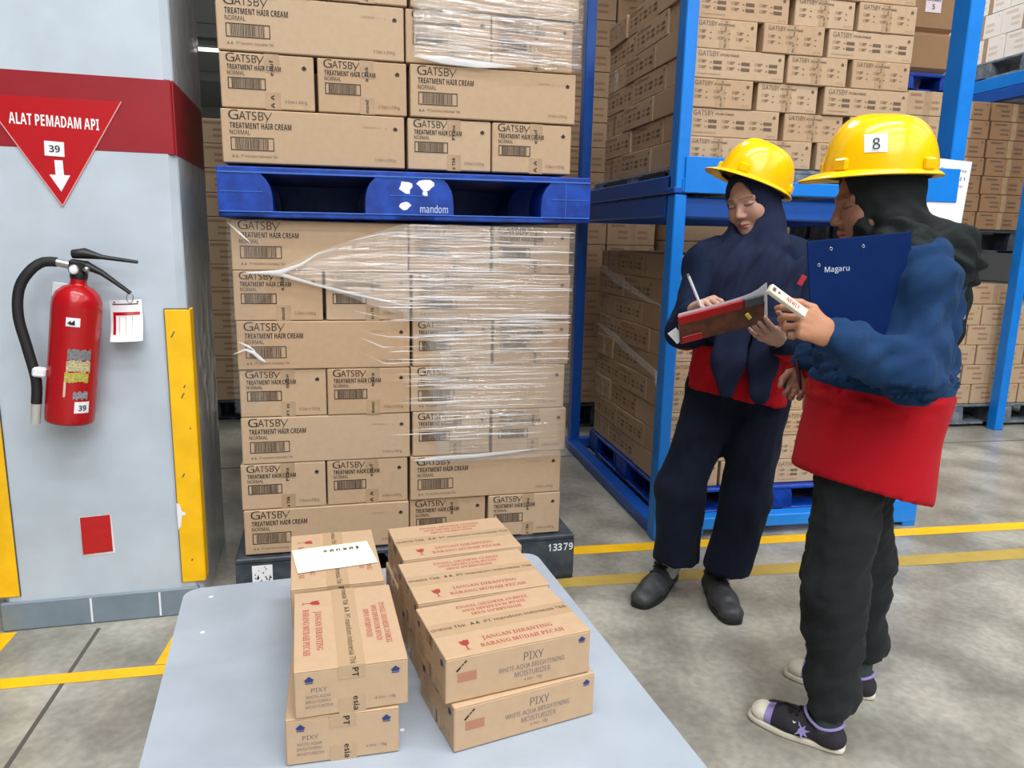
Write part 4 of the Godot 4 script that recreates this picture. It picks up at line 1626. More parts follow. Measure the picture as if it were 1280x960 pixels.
func pomade_loads() -> void:
	M.fp = mat(Color(0.48, 0.375, 0.29), 0.7)
	var rng := RandomNumberGenerator.new()
	rng.seed = 91
	var names := ["bottom", "second", "third", "fourth", "fifth", "sixth", "seventh", "eighth", "top"]
	# upper load on a grey pallet
	var p := pallet("grey_pallet", "grey plastic pallet under the upper rack load", 1.05, 1.22, 0.078, [[0.16, 0.44], [0.60, 0.90]], M.grey_plastic, V(1.30, 1.53, 2.965), 0.0, 0.01)
	var b: MB
	for q in [[0.19, 0.45], [0.68, 1.0]]: # black plates painted as the dark of fork openings on its left side
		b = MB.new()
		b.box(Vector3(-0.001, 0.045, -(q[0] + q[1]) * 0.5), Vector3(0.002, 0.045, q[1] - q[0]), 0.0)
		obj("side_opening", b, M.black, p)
	var H := 0.1125
	for r in 7:
		var y := 1.609 + r * H
		var widths: Array = [[0.272, 0.278, 0.398], [0.400, 0.272, 0.268]][r % 2]
		var longs: Array = [[false, false, true], [true, false, false]][r % 2]
		var x := 1.308 + rng.randf_range(-0.006, 0.008) + 0.002 * r * 0
		for k in 3:
			var lg: bool = longs[k]
			var size := Vector3(0.398, H, 0.27) if lg else Vector3(0.272, H, 0.398)
			var where: String = ["left", "middle", "right"][k]
			pomade(size, lg, (r + k) % 3, V(x + size.x * 0.5, y, 2.962 + size.z * 0.5 + rng.randf_range(-0.004, 0.010)), rng.randf_range(-0.006, 0.006), "pomade carton, %s of %s row, aisle side of upper rack, %s" % [where, names[r], "long face" if lg else "taped end"], "pomade cartons on the upper rack")
			x += size.x + [0.014, 0.026][int(rng.randf() < 0.6)]
		# cartons behind, along the left side of the load
		var dd := 2.962 + (0.27 if r % 2 == 1 else 0.398) + 0.012
		var seq: Array = [[0.398, 0.398], [0.398, 0.27]][(r + 1) % 2]
		for k in 2:
			var lg: bool = seq[k] > 0.3
			var size := Vector3(0.398, H, 0.27) if lg else Vector3(0.272, H, 0.398)
			pomade(size, lg, (r + k + 1) % 3, V(1.310 + size.z * 0.5 + rng.randf_range(-0.005, 0.006), y, dd + size.x * 0.5), -PI / 2 + rng.randf_range(-0.008, 0.008), "pomade carton, left side of the upper rack load, %s row, %s" % [names[r], "nearer the front" if k == 0 else "rear corner"], "pomade cartons on the upper rack, left side")
			dd += size.x + 0.012
	# lower load on a blue pallet
	pallet("low_blue_pallet", "blue plastic pallet on the floor inside the lower rack", 1.10, 1.15, 0.125, [[0.17, 0.42], [0.66, 0.92]], M.blue_plastic, V(1.345, 0.044, 3.06), 0.0, 0.01)
	H = 0.119
	for r in 9:
		var y := 0.171 + r * H
		var longs: Array = [[false, false, true], [true, false, false]][r % 2]
		var x := 1.356 + rng.randf_range(-0.008, 0.008)
		for k in 3:
			var lg: bool = longs[k]
			var size := Vector3(0.398, H, 0.27) if lg else Vector3(0.272, H, 0.398)
			var where: String = ["left", "middle", "right"][k]
			pomade(size, lg, (r + k + 1) % 3, V(x + size.x * 0.5, y, 3.09 + size.z * 0.5 + rng.randf_range(-0.004, 0.008)), rng.randf_range(-0.006, 0.006), "pomade carton, %s of %s row, aisle side of lower rack, %s" % [where, names[r], "long face" if lg else "taped end"], "pomade cartons in the lower rack")
			x += size.x + 0.012
		var dd := 3.09 + (0.27 if r % 2 == 1 else 0.398) + 0.008
		var seq: Array = [[0.398, 0.398], [0.398, 0.27]][(r + 1) % 2]
		for k in 2:
			var lg: bool = seq[k] > 0.3
			var size := Vector3(0.398, H, 0.27) if lg else Vector3(0.272, H, 0.398)
			pomade(size, lg, (r + k) % 3, V(1.358 + size.z * 0.5 + rng.randf_range(-0.006, 0.006), y, dd + size.x * 0.5), -PI / 2 + rng.randf_range(-0.006, 0.006), "pomade carton, left side of the lower rack load, %s row, %s" % [names[r], "nearer the front" if k == 0 else "rear corner"], "pomade cartons in the lower rack, left side")
			dd += size.x + 0.008
	# torn film hanging on the lower load's left side
	var t := thing("loose_film", "torn strands of clear film hanging on the left side of the lower rack load", "stretch film")
	b = MB.new()
	b.tube([V(1.345, 1.14, 4.10), V(1.335, 1.10, 3.85), V(1.33, 1.055, 3.55), V(1.325, 1.02, 3.3), V(1.325, 1.00, 3.05)], [0.02, 0.03, 0.016, 0.008, 0.007], 8, true, 0.25, Vector3.UP)
	obj("upper_strand", b, M.film_haze, t)
	b = MB.new()
	b.tube([V(1.345, 0.82, 4.15), V(1.335, 0.79, 3.85), V(1.325, 0.74, 3.5), V(1.315, 0.70, 3.15)], [0.006, 0.022, 0.02, 0.016], 8, true, 0.25, Vector3.UP)
	obj("long_strand", b, M.film_haze, t)
	b = MB.new()
	b.tube([V(1.315, 0.70, 3.15), V(1.30, 0.68, 3.10), V(1.295, 0.675, 3.04), V(1.30, 0.69, 3.0)], [0.016, 0.026, 0.02, 0.012], 10, true, 0.5, Vector3.UP)
	obj("hanging_end", b, M.film_haze, t)
# ---------------------------------------------------------------- loads farther off
func plain_carton(called: String, size: Vector3, m: Material, at: Vector3, turn: float, label: String, group: String) -> Node3D:
	var key := "%s%s" % [called, size]
	if pom.has(key):
		var o := dup(pom[key], at, turn, label)
		o.set_meta("group", group)
		return o
	var t := thing(called, label, "carton", at, turn, group)
	pom[key] = t
	put("body", carton_body(size, "plain%s" % size), m, t)
	var b := MB.new()
	b.t.origin = Vector3(-size.x * 0.5, 0, size.z * 0.5 + 0.0006)
	b.rect(size.x * 0.08, size.y * 0.78, size.x * 0.36, size.y * 0.88, 0)
	house(b, size.x * 0.93, size.y * 0.84, 0.02)
	for i in 2:
		for j in 2:
			b.rect(size.x * (0.22 + 0.42 * i), size.y * (0.5 - 0.24 * j), size.x * (0.42 + 0.42 * i), size.y * (0.6 - 0.24 * j), 0)
	obj("print", b, M.ink_pale if m == M.carton_white else M.ink_faint if m != M.kraft_dark else M.ink_soft, t).set_meta("kind", "stuff")
	b = MB.new()
	b.box(Vector3(size.x * 0.04, size.y * 0.5, size.z * 0.5), Vector3(0.04, size.y - 0.004, 0.0008), 0.0)
	obj("tape", b, M.tape, t)
	return t


const WORDS := ["lowest", "second", "third", "fourth", "fifth", "sixth", "seventh", "eighth", "ninth", "tenth", "eleventh", "twelfth", "thirteenth", "fourteenth", "fifteenth", "sixteenth", "seventeenth", "eighteenth", "nineteenth"]


func far_loads() -> void:
	var rng := RandomNumberGenerator.new()
	rng.seed = 17
	var names := ["bottom", "second", "third", "fourth", "fifth", "sixth", "seventh", "eighth", "ninth"]
	# load beside and behind the rack, with a brown wrapped load on a blue pallet on top of it
	for r in 5:
		for k in 2:
			var s := Vector3(0.232, 0.125, 0.40)
			plain_carton("shelf_carton", s, M.kraft, V(2.718 + k * 0.236, 1.485 + r * 0.1255, 3.86), rng.randf_range(-0.01, 0.01), "plain carton right of the upper rack, %s row, %s" % [["bottom", "second", "third", "fourth", "top"][r], ["near the post", "outer end"][k]], "cartons right of the upper rack")
	for r in 8:
		for k in 2:
			plain_carton("shelf_carton", Vector3(0.232, 0.125, 0.40), M.kraft, V(2.718 + k * 0.236, 0.16 + r * 0.1255, 3.86), rng.randf_range(-0.01, 0.01), "plain carton right of the lower rack, %s row, %s" % [names[r], ["near the post", "outer end"][k]], "cartons right of the lower rack")
	pallet("side_pallet", "pallet between the two carton piles right of the rack", 0.52, 0.6, 0.145, [[0.1, 0.22], [0.3, 0.42]], M.grey_plastic, V(2.59, 1.318, 3.66), 0.0, 0.01, "pallets right of the rack")
	pallet("side_pallet", "pallet on the floor under the carton pile right of the rack", 0.52, 0.6, 0.155, [[0.1, 0.22], [0.3, 0.42]], M.grey_plastic, V(2.59, 0, 3.66), 0.0, 0.01, "pallets right of the rack")
	pallet("small_blue_pallet", "blue pallet under the brown wrapped load behind the upper rack", 0.56, 0.8, 0.10, [[0.08, 0.24], [0.32, 0.48]], M.blue_plastic, V(2.59, 2.115, 3.72), 0.0, 0.01)
	var t := thing("brown_wrapped_load", "brown paper wrapped load with a small dated label behind the upper rack", "wrapped load", V(2.872, 2.217, 4.1))
	var b := MB.new()
	for r in 5: # bulging layers under the paper
		b.box(Vector3(0.0, 0.11 + r * 0.2, 0), Vector3(0.54, 0.205, 0.72), 0.022)
	obj("wrapped_cartons", b, M.kraft_dark, t)
	b = MB.new()
	b.box(Vector3(0.115, 0.345, 0.362), Vector3(0.095, 0.082, 0.002), 0.0)
	var lb := obj("label", b, mat(Color(0.86, 0.80, 0.82), 0.6), t)
	b = MB.new()
	text(b, "NOVEMBER", 0.072, 0.376, 0.017, 0.086, true, 0.364)
	text(b, "5", 0.108, 0.345, 0.026, 0.016, true, 0.364)
	obj("lettering", b, mat(Color(0.30, 0.22, 0.34), 0.6), lb)
	# pile on the floor at the right edge of the picture
	p_right(rng, names)
	# far left gap: piles beyond the pillar
	for r in 12:
		for k in 2:
			plain_carton("gap_carton", Vector3(0.42, 0.155, 0.5), M.kraft_pale, V(-0.82 + k * 0.0, 0.14 + r * 0.156, 5.6 + k * 0.55), rng.randf_range(-0.02, 0.02), "carton in the gap beside the pillar, %s" % ["%s layer, %s" % [WORDS[r], ["front column", "rear column"][k]]], "cartons in the gap beside the pillar")
	pallet("gap_pallet", "pallet under the pile behind the gap beside the pillar", 0.48, 1.1, 0.138, [[0.08, 0.2], [0.28, 0.40]], M.dark_plastic, V(-1.06, 0, 5.34), 0.0, 0.01)
	# wrapped loads stacked behind the front pallet and over the racks: unseen, added to keep the bay dark
	for q in [[-0.42, 3.95, 0.0, 1.24], [-0.42, 3.95, 1.25, 1.70], [-0.42, 3.95, 2.96, 1.60], [1.32, 2.98, 3.26, 1.45], [1.32, 4.75, 3.20, 1.45], [-0.43, 2.60, 2.24, 0.62], [2.0, 4.75, 0.01, 1.52]]:
		var wl := thing("wrapped_load", "film-wrapped carton load stacked %s" % ["on the floor behind the front pallet, added to darken the bay", "second high behind the front pallet, added to darken the bay", "third high behind the front pallet, added to darken the bay", "over the upper rack, added unseen to darken the bay", "over the dark rear pile, added unseen to darken the bay", "on top of the front pallets, added unseen to darken the bay", "on the floor beside the dark rear pile"][[0.0, 1.25, 2.96, 3.26, 3.20, 2.24, 0.01].find(q[2])], "wrapped load", V(q[0] + 0.62, q[2], q[1] + 0.6))
		b = MB.new()
		b.box(Vector3(0, 0.065, 0), Vector3(1.24, 0.13, 1.2), 0.01)
		obj("pallet_base", b, M.dark_plastic, wl)
		for r in 6:
			b = MB.new()
			b.box(Vector3(0, 0.13 + (r + 0.5) * (q[3] - 0.13) / 6.0, 0), Vector3(1.2, (q[3] - 0.13) / 6.0 - 0.002, 1.16), 0.008)
			obj("carton_layer", b, M.kraft_warm, wl)
	# piles beyond the racks, seen through the dark bay
	for q in [[1.45, 5.1, 15, "behind the lower rack bay"]]:
		for r in 19:
			for k in 2:
				plain_carton("dark_bay_carton", Vector3(0.34, 0.155, 0.4), M.kraft_warm, V(q[0] + k * 0.35, 0.17 + r * 0.1565, q[1]), rng.randf_range(-0.01, 0.01), "dark pile carton behind the rack, %s layer, %s" % [WORDS[r], ["left column", "right column"][k]], "cartons behind the blue rack")
		pallet("dark_bay_pallet", "pallet under the dark pile behind the blue rack", 0.74, 0.8, 0.165, [[0.1, 0.3], [0.44, 0.64]], M.dark_plastic, V(q[0] - 0.19, 0, q[1] - 0.22), 0.0, 0.01)


func p_right(rng: RandomNumberGenerator, names: Array) -> void:
	pallet("end_pallet", "pale grey pallet on the floor under the right-hand pile", 1.25, 1.0, 0.15, [[0.38, 0.62], [0.80, 1.04]], M.grey_plastic, V(3.95, 0.02, 4.58), 0.0, 0.01)
	var H := 0.145
	for r in 5:
		var x := 3.98 - 0.10 * (r % 2)
		for k in 3:
			var s := Vector3(0.40, H, 0.40)
			plain_carton("end_carton", s, M.kraft, V(x + 0.2, 0.172 + r * (H + 0.001), 4.80), rng.randf_range(-0.01, 0.01), "carton in the floor pile at the right edge, %s row, %s" % [names[r], ["hidden end", "middle", "outer end"][k]], "cartons in the floor pile at the right edge")
			x += 0.412
	for k in 2:
		plain_carton("end_carton", Vector3(0.40, H, 0.40), M.kraft, V(4.05 + k * 0.47, 0.172 + 5 * (H + 0.001), 4.86), [0.18, 0.0][k], "carton on top of the floor pile at the right edge, %s" % ["turned askew", "square to the front"][k], "cartons in the floor pile at the right edge")
	# second load above it on a dark pallet, wrapped in film
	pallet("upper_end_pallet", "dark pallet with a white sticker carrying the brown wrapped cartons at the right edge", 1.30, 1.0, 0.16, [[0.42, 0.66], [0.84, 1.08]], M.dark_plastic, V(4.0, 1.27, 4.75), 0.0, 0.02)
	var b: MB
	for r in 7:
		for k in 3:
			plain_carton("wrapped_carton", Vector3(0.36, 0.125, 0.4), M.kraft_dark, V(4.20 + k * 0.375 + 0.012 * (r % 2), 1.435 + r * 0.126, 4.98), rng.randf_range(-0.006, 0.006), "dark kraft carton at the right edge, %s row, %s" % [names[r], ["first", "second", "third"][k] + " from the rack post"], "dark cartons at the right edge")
	# far rack with pale cartons under the bright lamp
	var t := thing("far_rack", "sky-blue far rack beam carrying pale cartons in the upper right corner", "rack", V(4.6, 0, 0))
	b = MB.new()
	b.bar(V(0.0, 2.49, 5.81), V(0.0, 2.49, 4.46), 0.06, 0.09)
	obj("beam", b, M.blue_steel, t)
	b = MB.new()
	b.bar(V(-0.01, 2.40, 5.81), V(-0.01, 2.40, 4.46), 0.05, 0.08)
	obj("lower_rail", b, M.blue_shaded, t)
	for d in [4.50, 5.85]:
		b = MB.new()
		b.box(V(-0.06, 2.0, d), Vector3(0.07, 4.0, 0.08), 0.004)
		obj("post", b, M.blue_steel, t)
	b = MB.new()
	b.bar(V(1.2, 2.45, 5.81), V(1.2, 2.45, 4.46), 0.06, 0.1)
	obj("rear_beam", b, M.blue_steel, t)
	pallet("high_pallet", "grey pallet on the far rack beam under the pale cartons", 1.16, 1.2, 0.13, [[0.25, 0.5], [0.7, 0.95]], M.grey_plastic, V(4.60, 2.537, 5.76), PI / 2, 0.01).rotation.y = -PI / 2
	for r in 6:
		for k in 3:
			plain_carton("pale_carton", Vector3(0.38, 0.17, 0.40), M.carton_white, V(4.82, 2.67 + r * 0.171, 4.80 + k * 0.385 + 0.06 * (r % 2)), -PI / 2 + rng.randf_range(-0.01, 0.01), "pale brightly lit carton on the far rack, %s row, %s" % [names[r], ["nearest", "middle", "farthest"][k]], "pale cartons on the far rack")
# ---------------------------------------------------------------- soft bodies: a distance field on a grid, meshed as surface nets
class Field:
	var o: Vector3
	var c: float
	var nx: int
	var ny: int
	var nz: int
	var f := PackedFloat32Array()

	func _init(lo: Vector3, hi: Vector3, cell: float) -> void:
		o = lo
		c = cell
		nx = int((hi.x - lo.x) / cell) + 2
		ny = int((hi.y - lo.y) / cell) + 2
		nz = int((hi.z - lo.z) / cell) + 2
		f.resize(nx * ny * nz)
		f.fill(1.0)

	func _range(lo: Vector3, hi: Vector3) -> Array:
		return [maxi(0, int((lo.x - o.x) / c)), mini(nx - 1, int((hi.x - o.x) / c) + 1), maxi(0, int((lo.y - o.y) / c)), mini(ny - 1, int((hi.y - o.y) / c) + 1), maxi(0, int((lo.z - o.z) / c)), mini(nz - 1, int((hi.z - o.z) / c) + 1)]

	# tapered capsule; fd/flat: thickness along fd is multiplied by flat
	func cone(a: Vector3, b: Vector3, ra: float, rb: float, k := 0.0, fd := Vector3.ZERO, flat := 1.0, cut := false) -> void:
		var m := maxf(ra, rb) * maxf(1.0, flat) + k + 2.5 * c
		var r := _range(a.min(b) - Vector3.ONE * m, a.max(b) + Vector3.ONE * m)
		var ab := b - a
		var inv := 1.0 / maxf(ab.length_squared(), 1e-9)
		var squash := flat != 1.0
		var mul := minf(1.0, flat)
		if squash:
			fd = fd.normalized()
		for z in range(r[4], r[5] + 1):
			for y in range(r[2], r[3] + 1):
				var i: int = (z * ny + y) * nx + r[0]
				var p := Vector3(o.x + r[0] * c, o.y + y * c, o.z + z * c) - a
				for x in range(r[0], r[1] + 1):
					var t := clampf(p.dot(ab) * inv, 0.0, 1.0)
					var q := p - ab * t
					var d: float
					if squash:
						var s := q.dot(fd)
						d = ((q + fd * (s / flat - s)).length() - lerpf(ra, rb, t)) * mul
					else:
						d = q.length() - lerpf(ra, rb, t)
					var e := f[i]
					if cut:
						d = -d
						var h := maxf(k - absf(d - e), 0.0)
						f[i] = maxf(d, e) + (h * h * 0.25 / k if k > 0.0 else 0.0)
					else:
						var h := maxf(k - absf(d - e), 0.0)
						f[i] = minf(d, e) - (h * h * 0.25 / k if k > 0.0 else 0.0)
					i += 1
					p.x += c

	# ellipsoid with its own axes
	func ell(ctr: Vector3, rad: Vector3, k := 0.0, b := Basis(), cut := false) -> void:
		var m := maxf(rad.x, maxf(rad.y, rad.z)) + k + 2.5 * c
		var ext := Vector3()
		for ax in 3:
			ext[ax] = absf(b.x[ax]) * rad.x + absf(b.y[ax]) * rad.y + absf(b.z[ax]) * rad.z + k + 2.5 * c
		var r := _range(ctr - ext, ctr + ext)
		var bt := b.transposed()
		var i1 := Vector3(1.0 / rad.x, 1.0 / rad.y, 1.0 / rad.z)
		for z in range(r[4], r[5] + 1):
			for y in range(r[2], r[3] + 1):
				var i: int = (z * ny + y) * nx + r[0]
				var p := Vector3(o.x + r[0] * c, o.y + y * c, o.z + z * c) - ctr
				for x in range(r[0], r[1] + 1):
					var q := (bt * p) * i1
					var k0 := q.length()
					var d := k0 * (k0 - 1.0) / maxf((q * i1).length(), 1e-6)
					var e := f[i]
					if cut:
						d = -d
						var h := maxf(k - absf(d - e), 0.0)
						f[i] = maxf(d, e) + (h * h * 0.25 / k if k > 0.0 else 0.0)
					else:
						var h := maxf(k - absf(d - e), 0.0)
						f[i] = minf(d, e) - (h * h * 0.25 / k if k > 0.0 else 0.0)
					i += 1
					p.x += c

	# keeps what lies against n
	func plane(n: Vector3, p0: Vector3) -> void:
		var i := 0
		for z in nz:
			for y in ny:
				var p := Vector3(o.x, o.y + y * c, o.z + z * c) - p0
				for x in nx:
					var d := p.dot(n)
					if d > f[i]:
						f[i] = d
					i += 1
					p.x += c

	# adds its skin to b; paint(position) gives a colour, shift(position, normal) moves a point
	func skin(b: MB, paint = null, shift = null) -> void:
		var id := {}
		var pts := PackedVector3Array()
		var sy := nx
		var sz := nx * ny
		var lim := 3.0 * c
		var off := [0, 1, sy, sy + 1, sz, sz + 1, sz + sy, sz + sy + 1]
		var ea := [0, 2, 4, 6, 0, 1, 4, 5, 0, 1, 2, 3]
		var eb := [1, 3, 5, 7, 2, 3, 6, 7, 4, 5, 6, 7]
		var cx := [0, 1, 0, 1, 0, 1, 0, 1]
		var cy := [0, 0, 1, 1, 0, 0, 1, 1]
		var cz := [0, 0, 0, 0, 1, 1, 1, 1]
		var cells := PackedInt32Array()
		for z in nz - 1:
			for y in ny - 1:
				var i := z * sz + y * sy
				for x in nx - 1:
					var v0 := f[i]
					if v0 < lim and v0 > -lim:
						var mask := 0
						for k in 8:
							if f[i + off[k]] < 0.0:
								mask |= 1 << k
						if mask != 0 and mask != 255:
							var s := Vector3()
							var cnt := 0
							for e in 12:
								var ka: int = ea[e]
								var kb: int = eb[e]
								if ((mask >> ka) & 1) != ((mask >> kb) & 1):
									var fa := f[i + off[ka]]
									var t := fa / (fa - f[i + off[kb]])
									s += Vector3(cx[ka] + (cx[kb] - cx[ka]) * t, cy[ka] + (cy[kb] - cy[ka]) * t, cz[ka] + (cz[kb] - cz[ka]) * t)
									cnt += 1
							id[i] = pts.size()
							pts.append(o + (Vector3(x, y, z) + s / cnt) * c)
							cells.append(i)
					i += 1
		var fs := PackedInt32Array()
		var ax := [1, sy, sz]
		for i in cells:
			var s0 := f[i] < 0.0
			for k in 3:
				var s1: bool = f[i + ax[k]] < 0.0
				if s0 == s1:
					continue
				var u: int = ax[(k + 1) % 3]
				var w: int = ax[(k + 2) % 3]
				if not (id.has(i - u) and id.has(i - w) and id.has(i - u - w)):
					continue
				var q := [id[i], id[i - u], id[i - u - w], id[i - w]]
				if not s0:
					q = [q[0], q[3], q[2], q[1]]
				fs.append_array(PackedInt32Array([q[0], q[2], q[1], q[0], q[3], q[2]]))
		var base := b.v.size()
		b._skin(pts, fs, base)
		# make sure that the normals look outwards
		var probe := 0.0
		for j in range(0, pts.size(), 7):
			var p := pts[j] + b.n[base + j] * c * 1.2
			probe += at(p)
		if probe < 0.0:
			for j in pts.size():
				b.n[base + j] = -b.n[base + j]
			for j in range(b.idx.size() - fs.size(), b.idx.size(), 3):
				var t := b.idx[j + 1]
				b.idx[j + 1] = b.idx[j + 2]
				b.idx[j + 2] = t
		if shift != null:
			var moved := PackedVector3Array()
			for j in pts.size():
				moved.append(shift.call(pts[j], b.n[base + j]))
			var tail := b.idx.slice(b.idx.size() - fs.size())
			var nn := PackedVector3Array()
			nn.resize(pts.size())
			for j in range(0, tail.size(), 3):
				var a := tail[j] - base
				var d := tail[j + 1] - base
				var e := tail[j + 2] - base
				var g := (moved[e] - moved[a]).cross(moved[d] - moved[a])
				nn[a] += g
				nn[d] += g
				nn[e] += g
			for j in pts.size():
				b.v[base + j] = moved[j]
				b.n[base + j] = nn[j].normalized()
		if paint != null:
			for j in pts.size():
				b.c[base + j] = paint.call(pts[j])

	func at(p: Vector3) -> float:
		var q := (p - o) / c
		var x := clampi(int(q.x + 0.5), 0, nx - 1)
		var y := clampi(int(q.y + 0.5), 0, ny - 1)
		var z := clampi(int(q.z + 0.5), 0, nz - 1)
		return f[(z * ny + y) * nx + x]


# splits a mesh exactly along a plane: [part in front of the plane, part behind it]
func split(b: MB, n: Vector3, p0: Vector3) -> Array:
	var out := [MB.new(), MB.new()]
	var maps := [{}, {}]
	var d := PackedFloat32Array()
	for p in b.v:
		d.append((p - p0).dot(n))
	for k in range(0, b.idx.size(), 3):
		var t := [b.idx[k], b.idx[k + 1], b.idx[k + 2]]
		for s in 2:
			var sg := 1.0 if s == 0 else -1.0
			var poly := []
			for e in 3:
				var i: int = t[e]
				var j: int = t[(e + 1) % 3]
				var di := d[i] * sg
				var dj := d[j] * sg
				if di >= 0.0:
					poly.append([i, i, 0.0])
				if (di >= 0.0) != (dj >= 0.0):
					poly.append([mini(i, j), maxi(i, j), absf(d[mini(i, j)]) / (absf(di) + absf(dj))])
			if poly.size() < 3:
				continue
			var ids := []
			for q in poly:
				var key: int = q[0] * 1000003 + q[1]
				var m: Dictionary = maps[s]
				if not m.has(key):
					m[key] = out[s].v.size()
					out[s].v.append(b.v[q[0]].lerp(b.v[q[1]], q[2]))
					out[s].n.append(b.n[q[0]].lerp(b.n[q[1]], q[2]).normalized())
					out[s].uv.append(Vector2.ZERO)
					out[s].c.append(b.c[q[0]])
				ids.append(m[key])
			for e in range(1, ids.size() - 1):
				out[s].idx.append_array(PackedInt32Array([ids[0], ids[e], ids[e + 1]]))
	return out
# ---------------------------------------------------------------- the two women
var folds := FastNoiseLite.new()


func lin(r: float, g: float, b: float) -> Color:
	return Color(r, g, b).srgb_to_linear()


# local head frame: x to the person's left, y up, z out of the face; the origin lies between the ears at eye height
func head_shape(f: Field, T: Transform3D) -> void:
	var B := T.basis
	var e := func(p: Vector3, r: Vector3, k: float) -> void: f.ell(T * p, r, k, B)
	f.ell(T * Vector3(0, 0.03, -0.012), Vector3(0.072, 0.078, 0.090), 0.0, B)
	e.call(Vector3(0, -0.022, 0.030), Vector3(0.062, 0.082, 0.056), 0.02)
	for s in [-1.0, 1.0]:
		f.cone(T * Vector3(s * 0.047, -0.050, 0.012), T * Vector3(s * 0.010, -0.092, 0.058), 0.024, 0.017, 0.03)
		e.call(Vector3(s * 0.036, -0.034, 0.058), Vector3(0.025, 0.026, 0.022), 0.02)
		e.call(Vector3(s * 0.066, -0.012, -0.010), Vector3(0.009, 0.028, 0.016), 0.006)
	e.call(Vector3(0, -0.096, 0.064), Vector3(0.018, 0.014, 0.014), 0.02)
	# brow, sockets, lids
	f.cone(T * Vector3(-0.045, 0.016, 0.068), T * Vector3(-0.012, 0.017, 0.083), 0.008, 0.008, 0.014)
	f.cone(T * Vector3(0.045, 0.016, 0.068), T * Vector3(0.012, 0.017, 0.083), 0.008, 0.008, 0.014)
	for s in [-1.0, 1.0]:
		f.ell(T * Vector3(s * 0.031, -0.002, 0.098), Vector3(0.017, 0.010, 0.018), 0.010, B, true)
		f.ell(T * Vector3(s * 0.031, -0.0015, 0.0735), Vector3(0.0155, 0.0095, 0.0105), 0.003, B)
	# nose
	f.cone(T * Vector3(0, 0.004, 0.084), T * Vector3(0, -0.034, 0.1005), 0.0068, 0.0095, 0.012)
	for s in [-1.0, 1.0]:
		e.call(Vector3(s * 0.0115, -0.0385, 0.091), Vector3(0.0085, 0.0075, 0.009), 0.007)
		f.ell(T * Vector3(s * 0.007, -0.0455, 0.096), Vector3(0.0035, 0.003, 0.004), 0.003, B, true)
	# mouth
	f.cone(T * Vector3(-0.016, -0.0655, 0.0795), T * Vector3(0, -0.0625, 0.0885), 0.0045, 0.0062, 0.008)
	f.cone(T * Vector3(0.016, -0.0655, 0.0795), T * Vector3(0, -0.0625, 0.0885), 0.0045, 0.0062, 0.008)
	f.cone(T * Vector3(-0.012, -0.0735, 0.0795), T * Vector3(0.012, -0.0735, 0.0795), 0.0068, 0.0068, 0.008, B.z, 1.2)
	f.cone(T * Vector3(-0.020, -0.0685, 0.086), T * Vector3(0.020, -0.0685, 0.086), 0.0012, 0.0012, 0.003, B.z, 6.0, true)
	# neck
	f.cone(T * Vector3(0, -0.07, -0.022), T * Vector3(0, -0.20, -0.040), 0.050, 0.052, 0.03)


func face_paint(p: Vector3, inv: Transform3D, tone: Color) -> Color:
	var q := inv * p
	var c := tone
	if q.z > 0.05:
		var ax := absf(q.x)
		# lips
		var m := Vector2(q.x / 0.021, (q.y + 0.0685) / 0.0105).length()
		c = c.lerp(lin(0.66, 0.36, 0.34), 0.75 * (1.0 - smoothstep(0.75, 1.1, m)))
		# cheeks a little redder
		c = c.lerp(lin(0.74, 0.50, 0.42), 0.22 * (1.0 - smoothstep(0.2, 1.2, Vector2((ax - 0.036) / 0.03, (q.y + 0.035) / 0.028).length())))
		# brows
		var by := 0.0195 - (ax - 0.03) * (ax - 0.03) * 6.0
		if ax > 0.011 and ax < 0.050:
			c = c.lerp(lin(0.20, 0.15, 0.13), 0.62 * (1.0 - smoothstep(0.0015, 0.0042, absf(q.y - by))))
		# lash line of the lowered lids
		var ly := -0.0062 + (ax - 0.031) * (ax - 0.031) * 14.0
		if ax > 0.015 and ax < 0.047:
			c = c.lerp(lin(0.10, 0.07, 0.06), 0.85 * (1.0 - smoothstep(0.0008, 0.0028, absf(q.y - ly))))
	return c


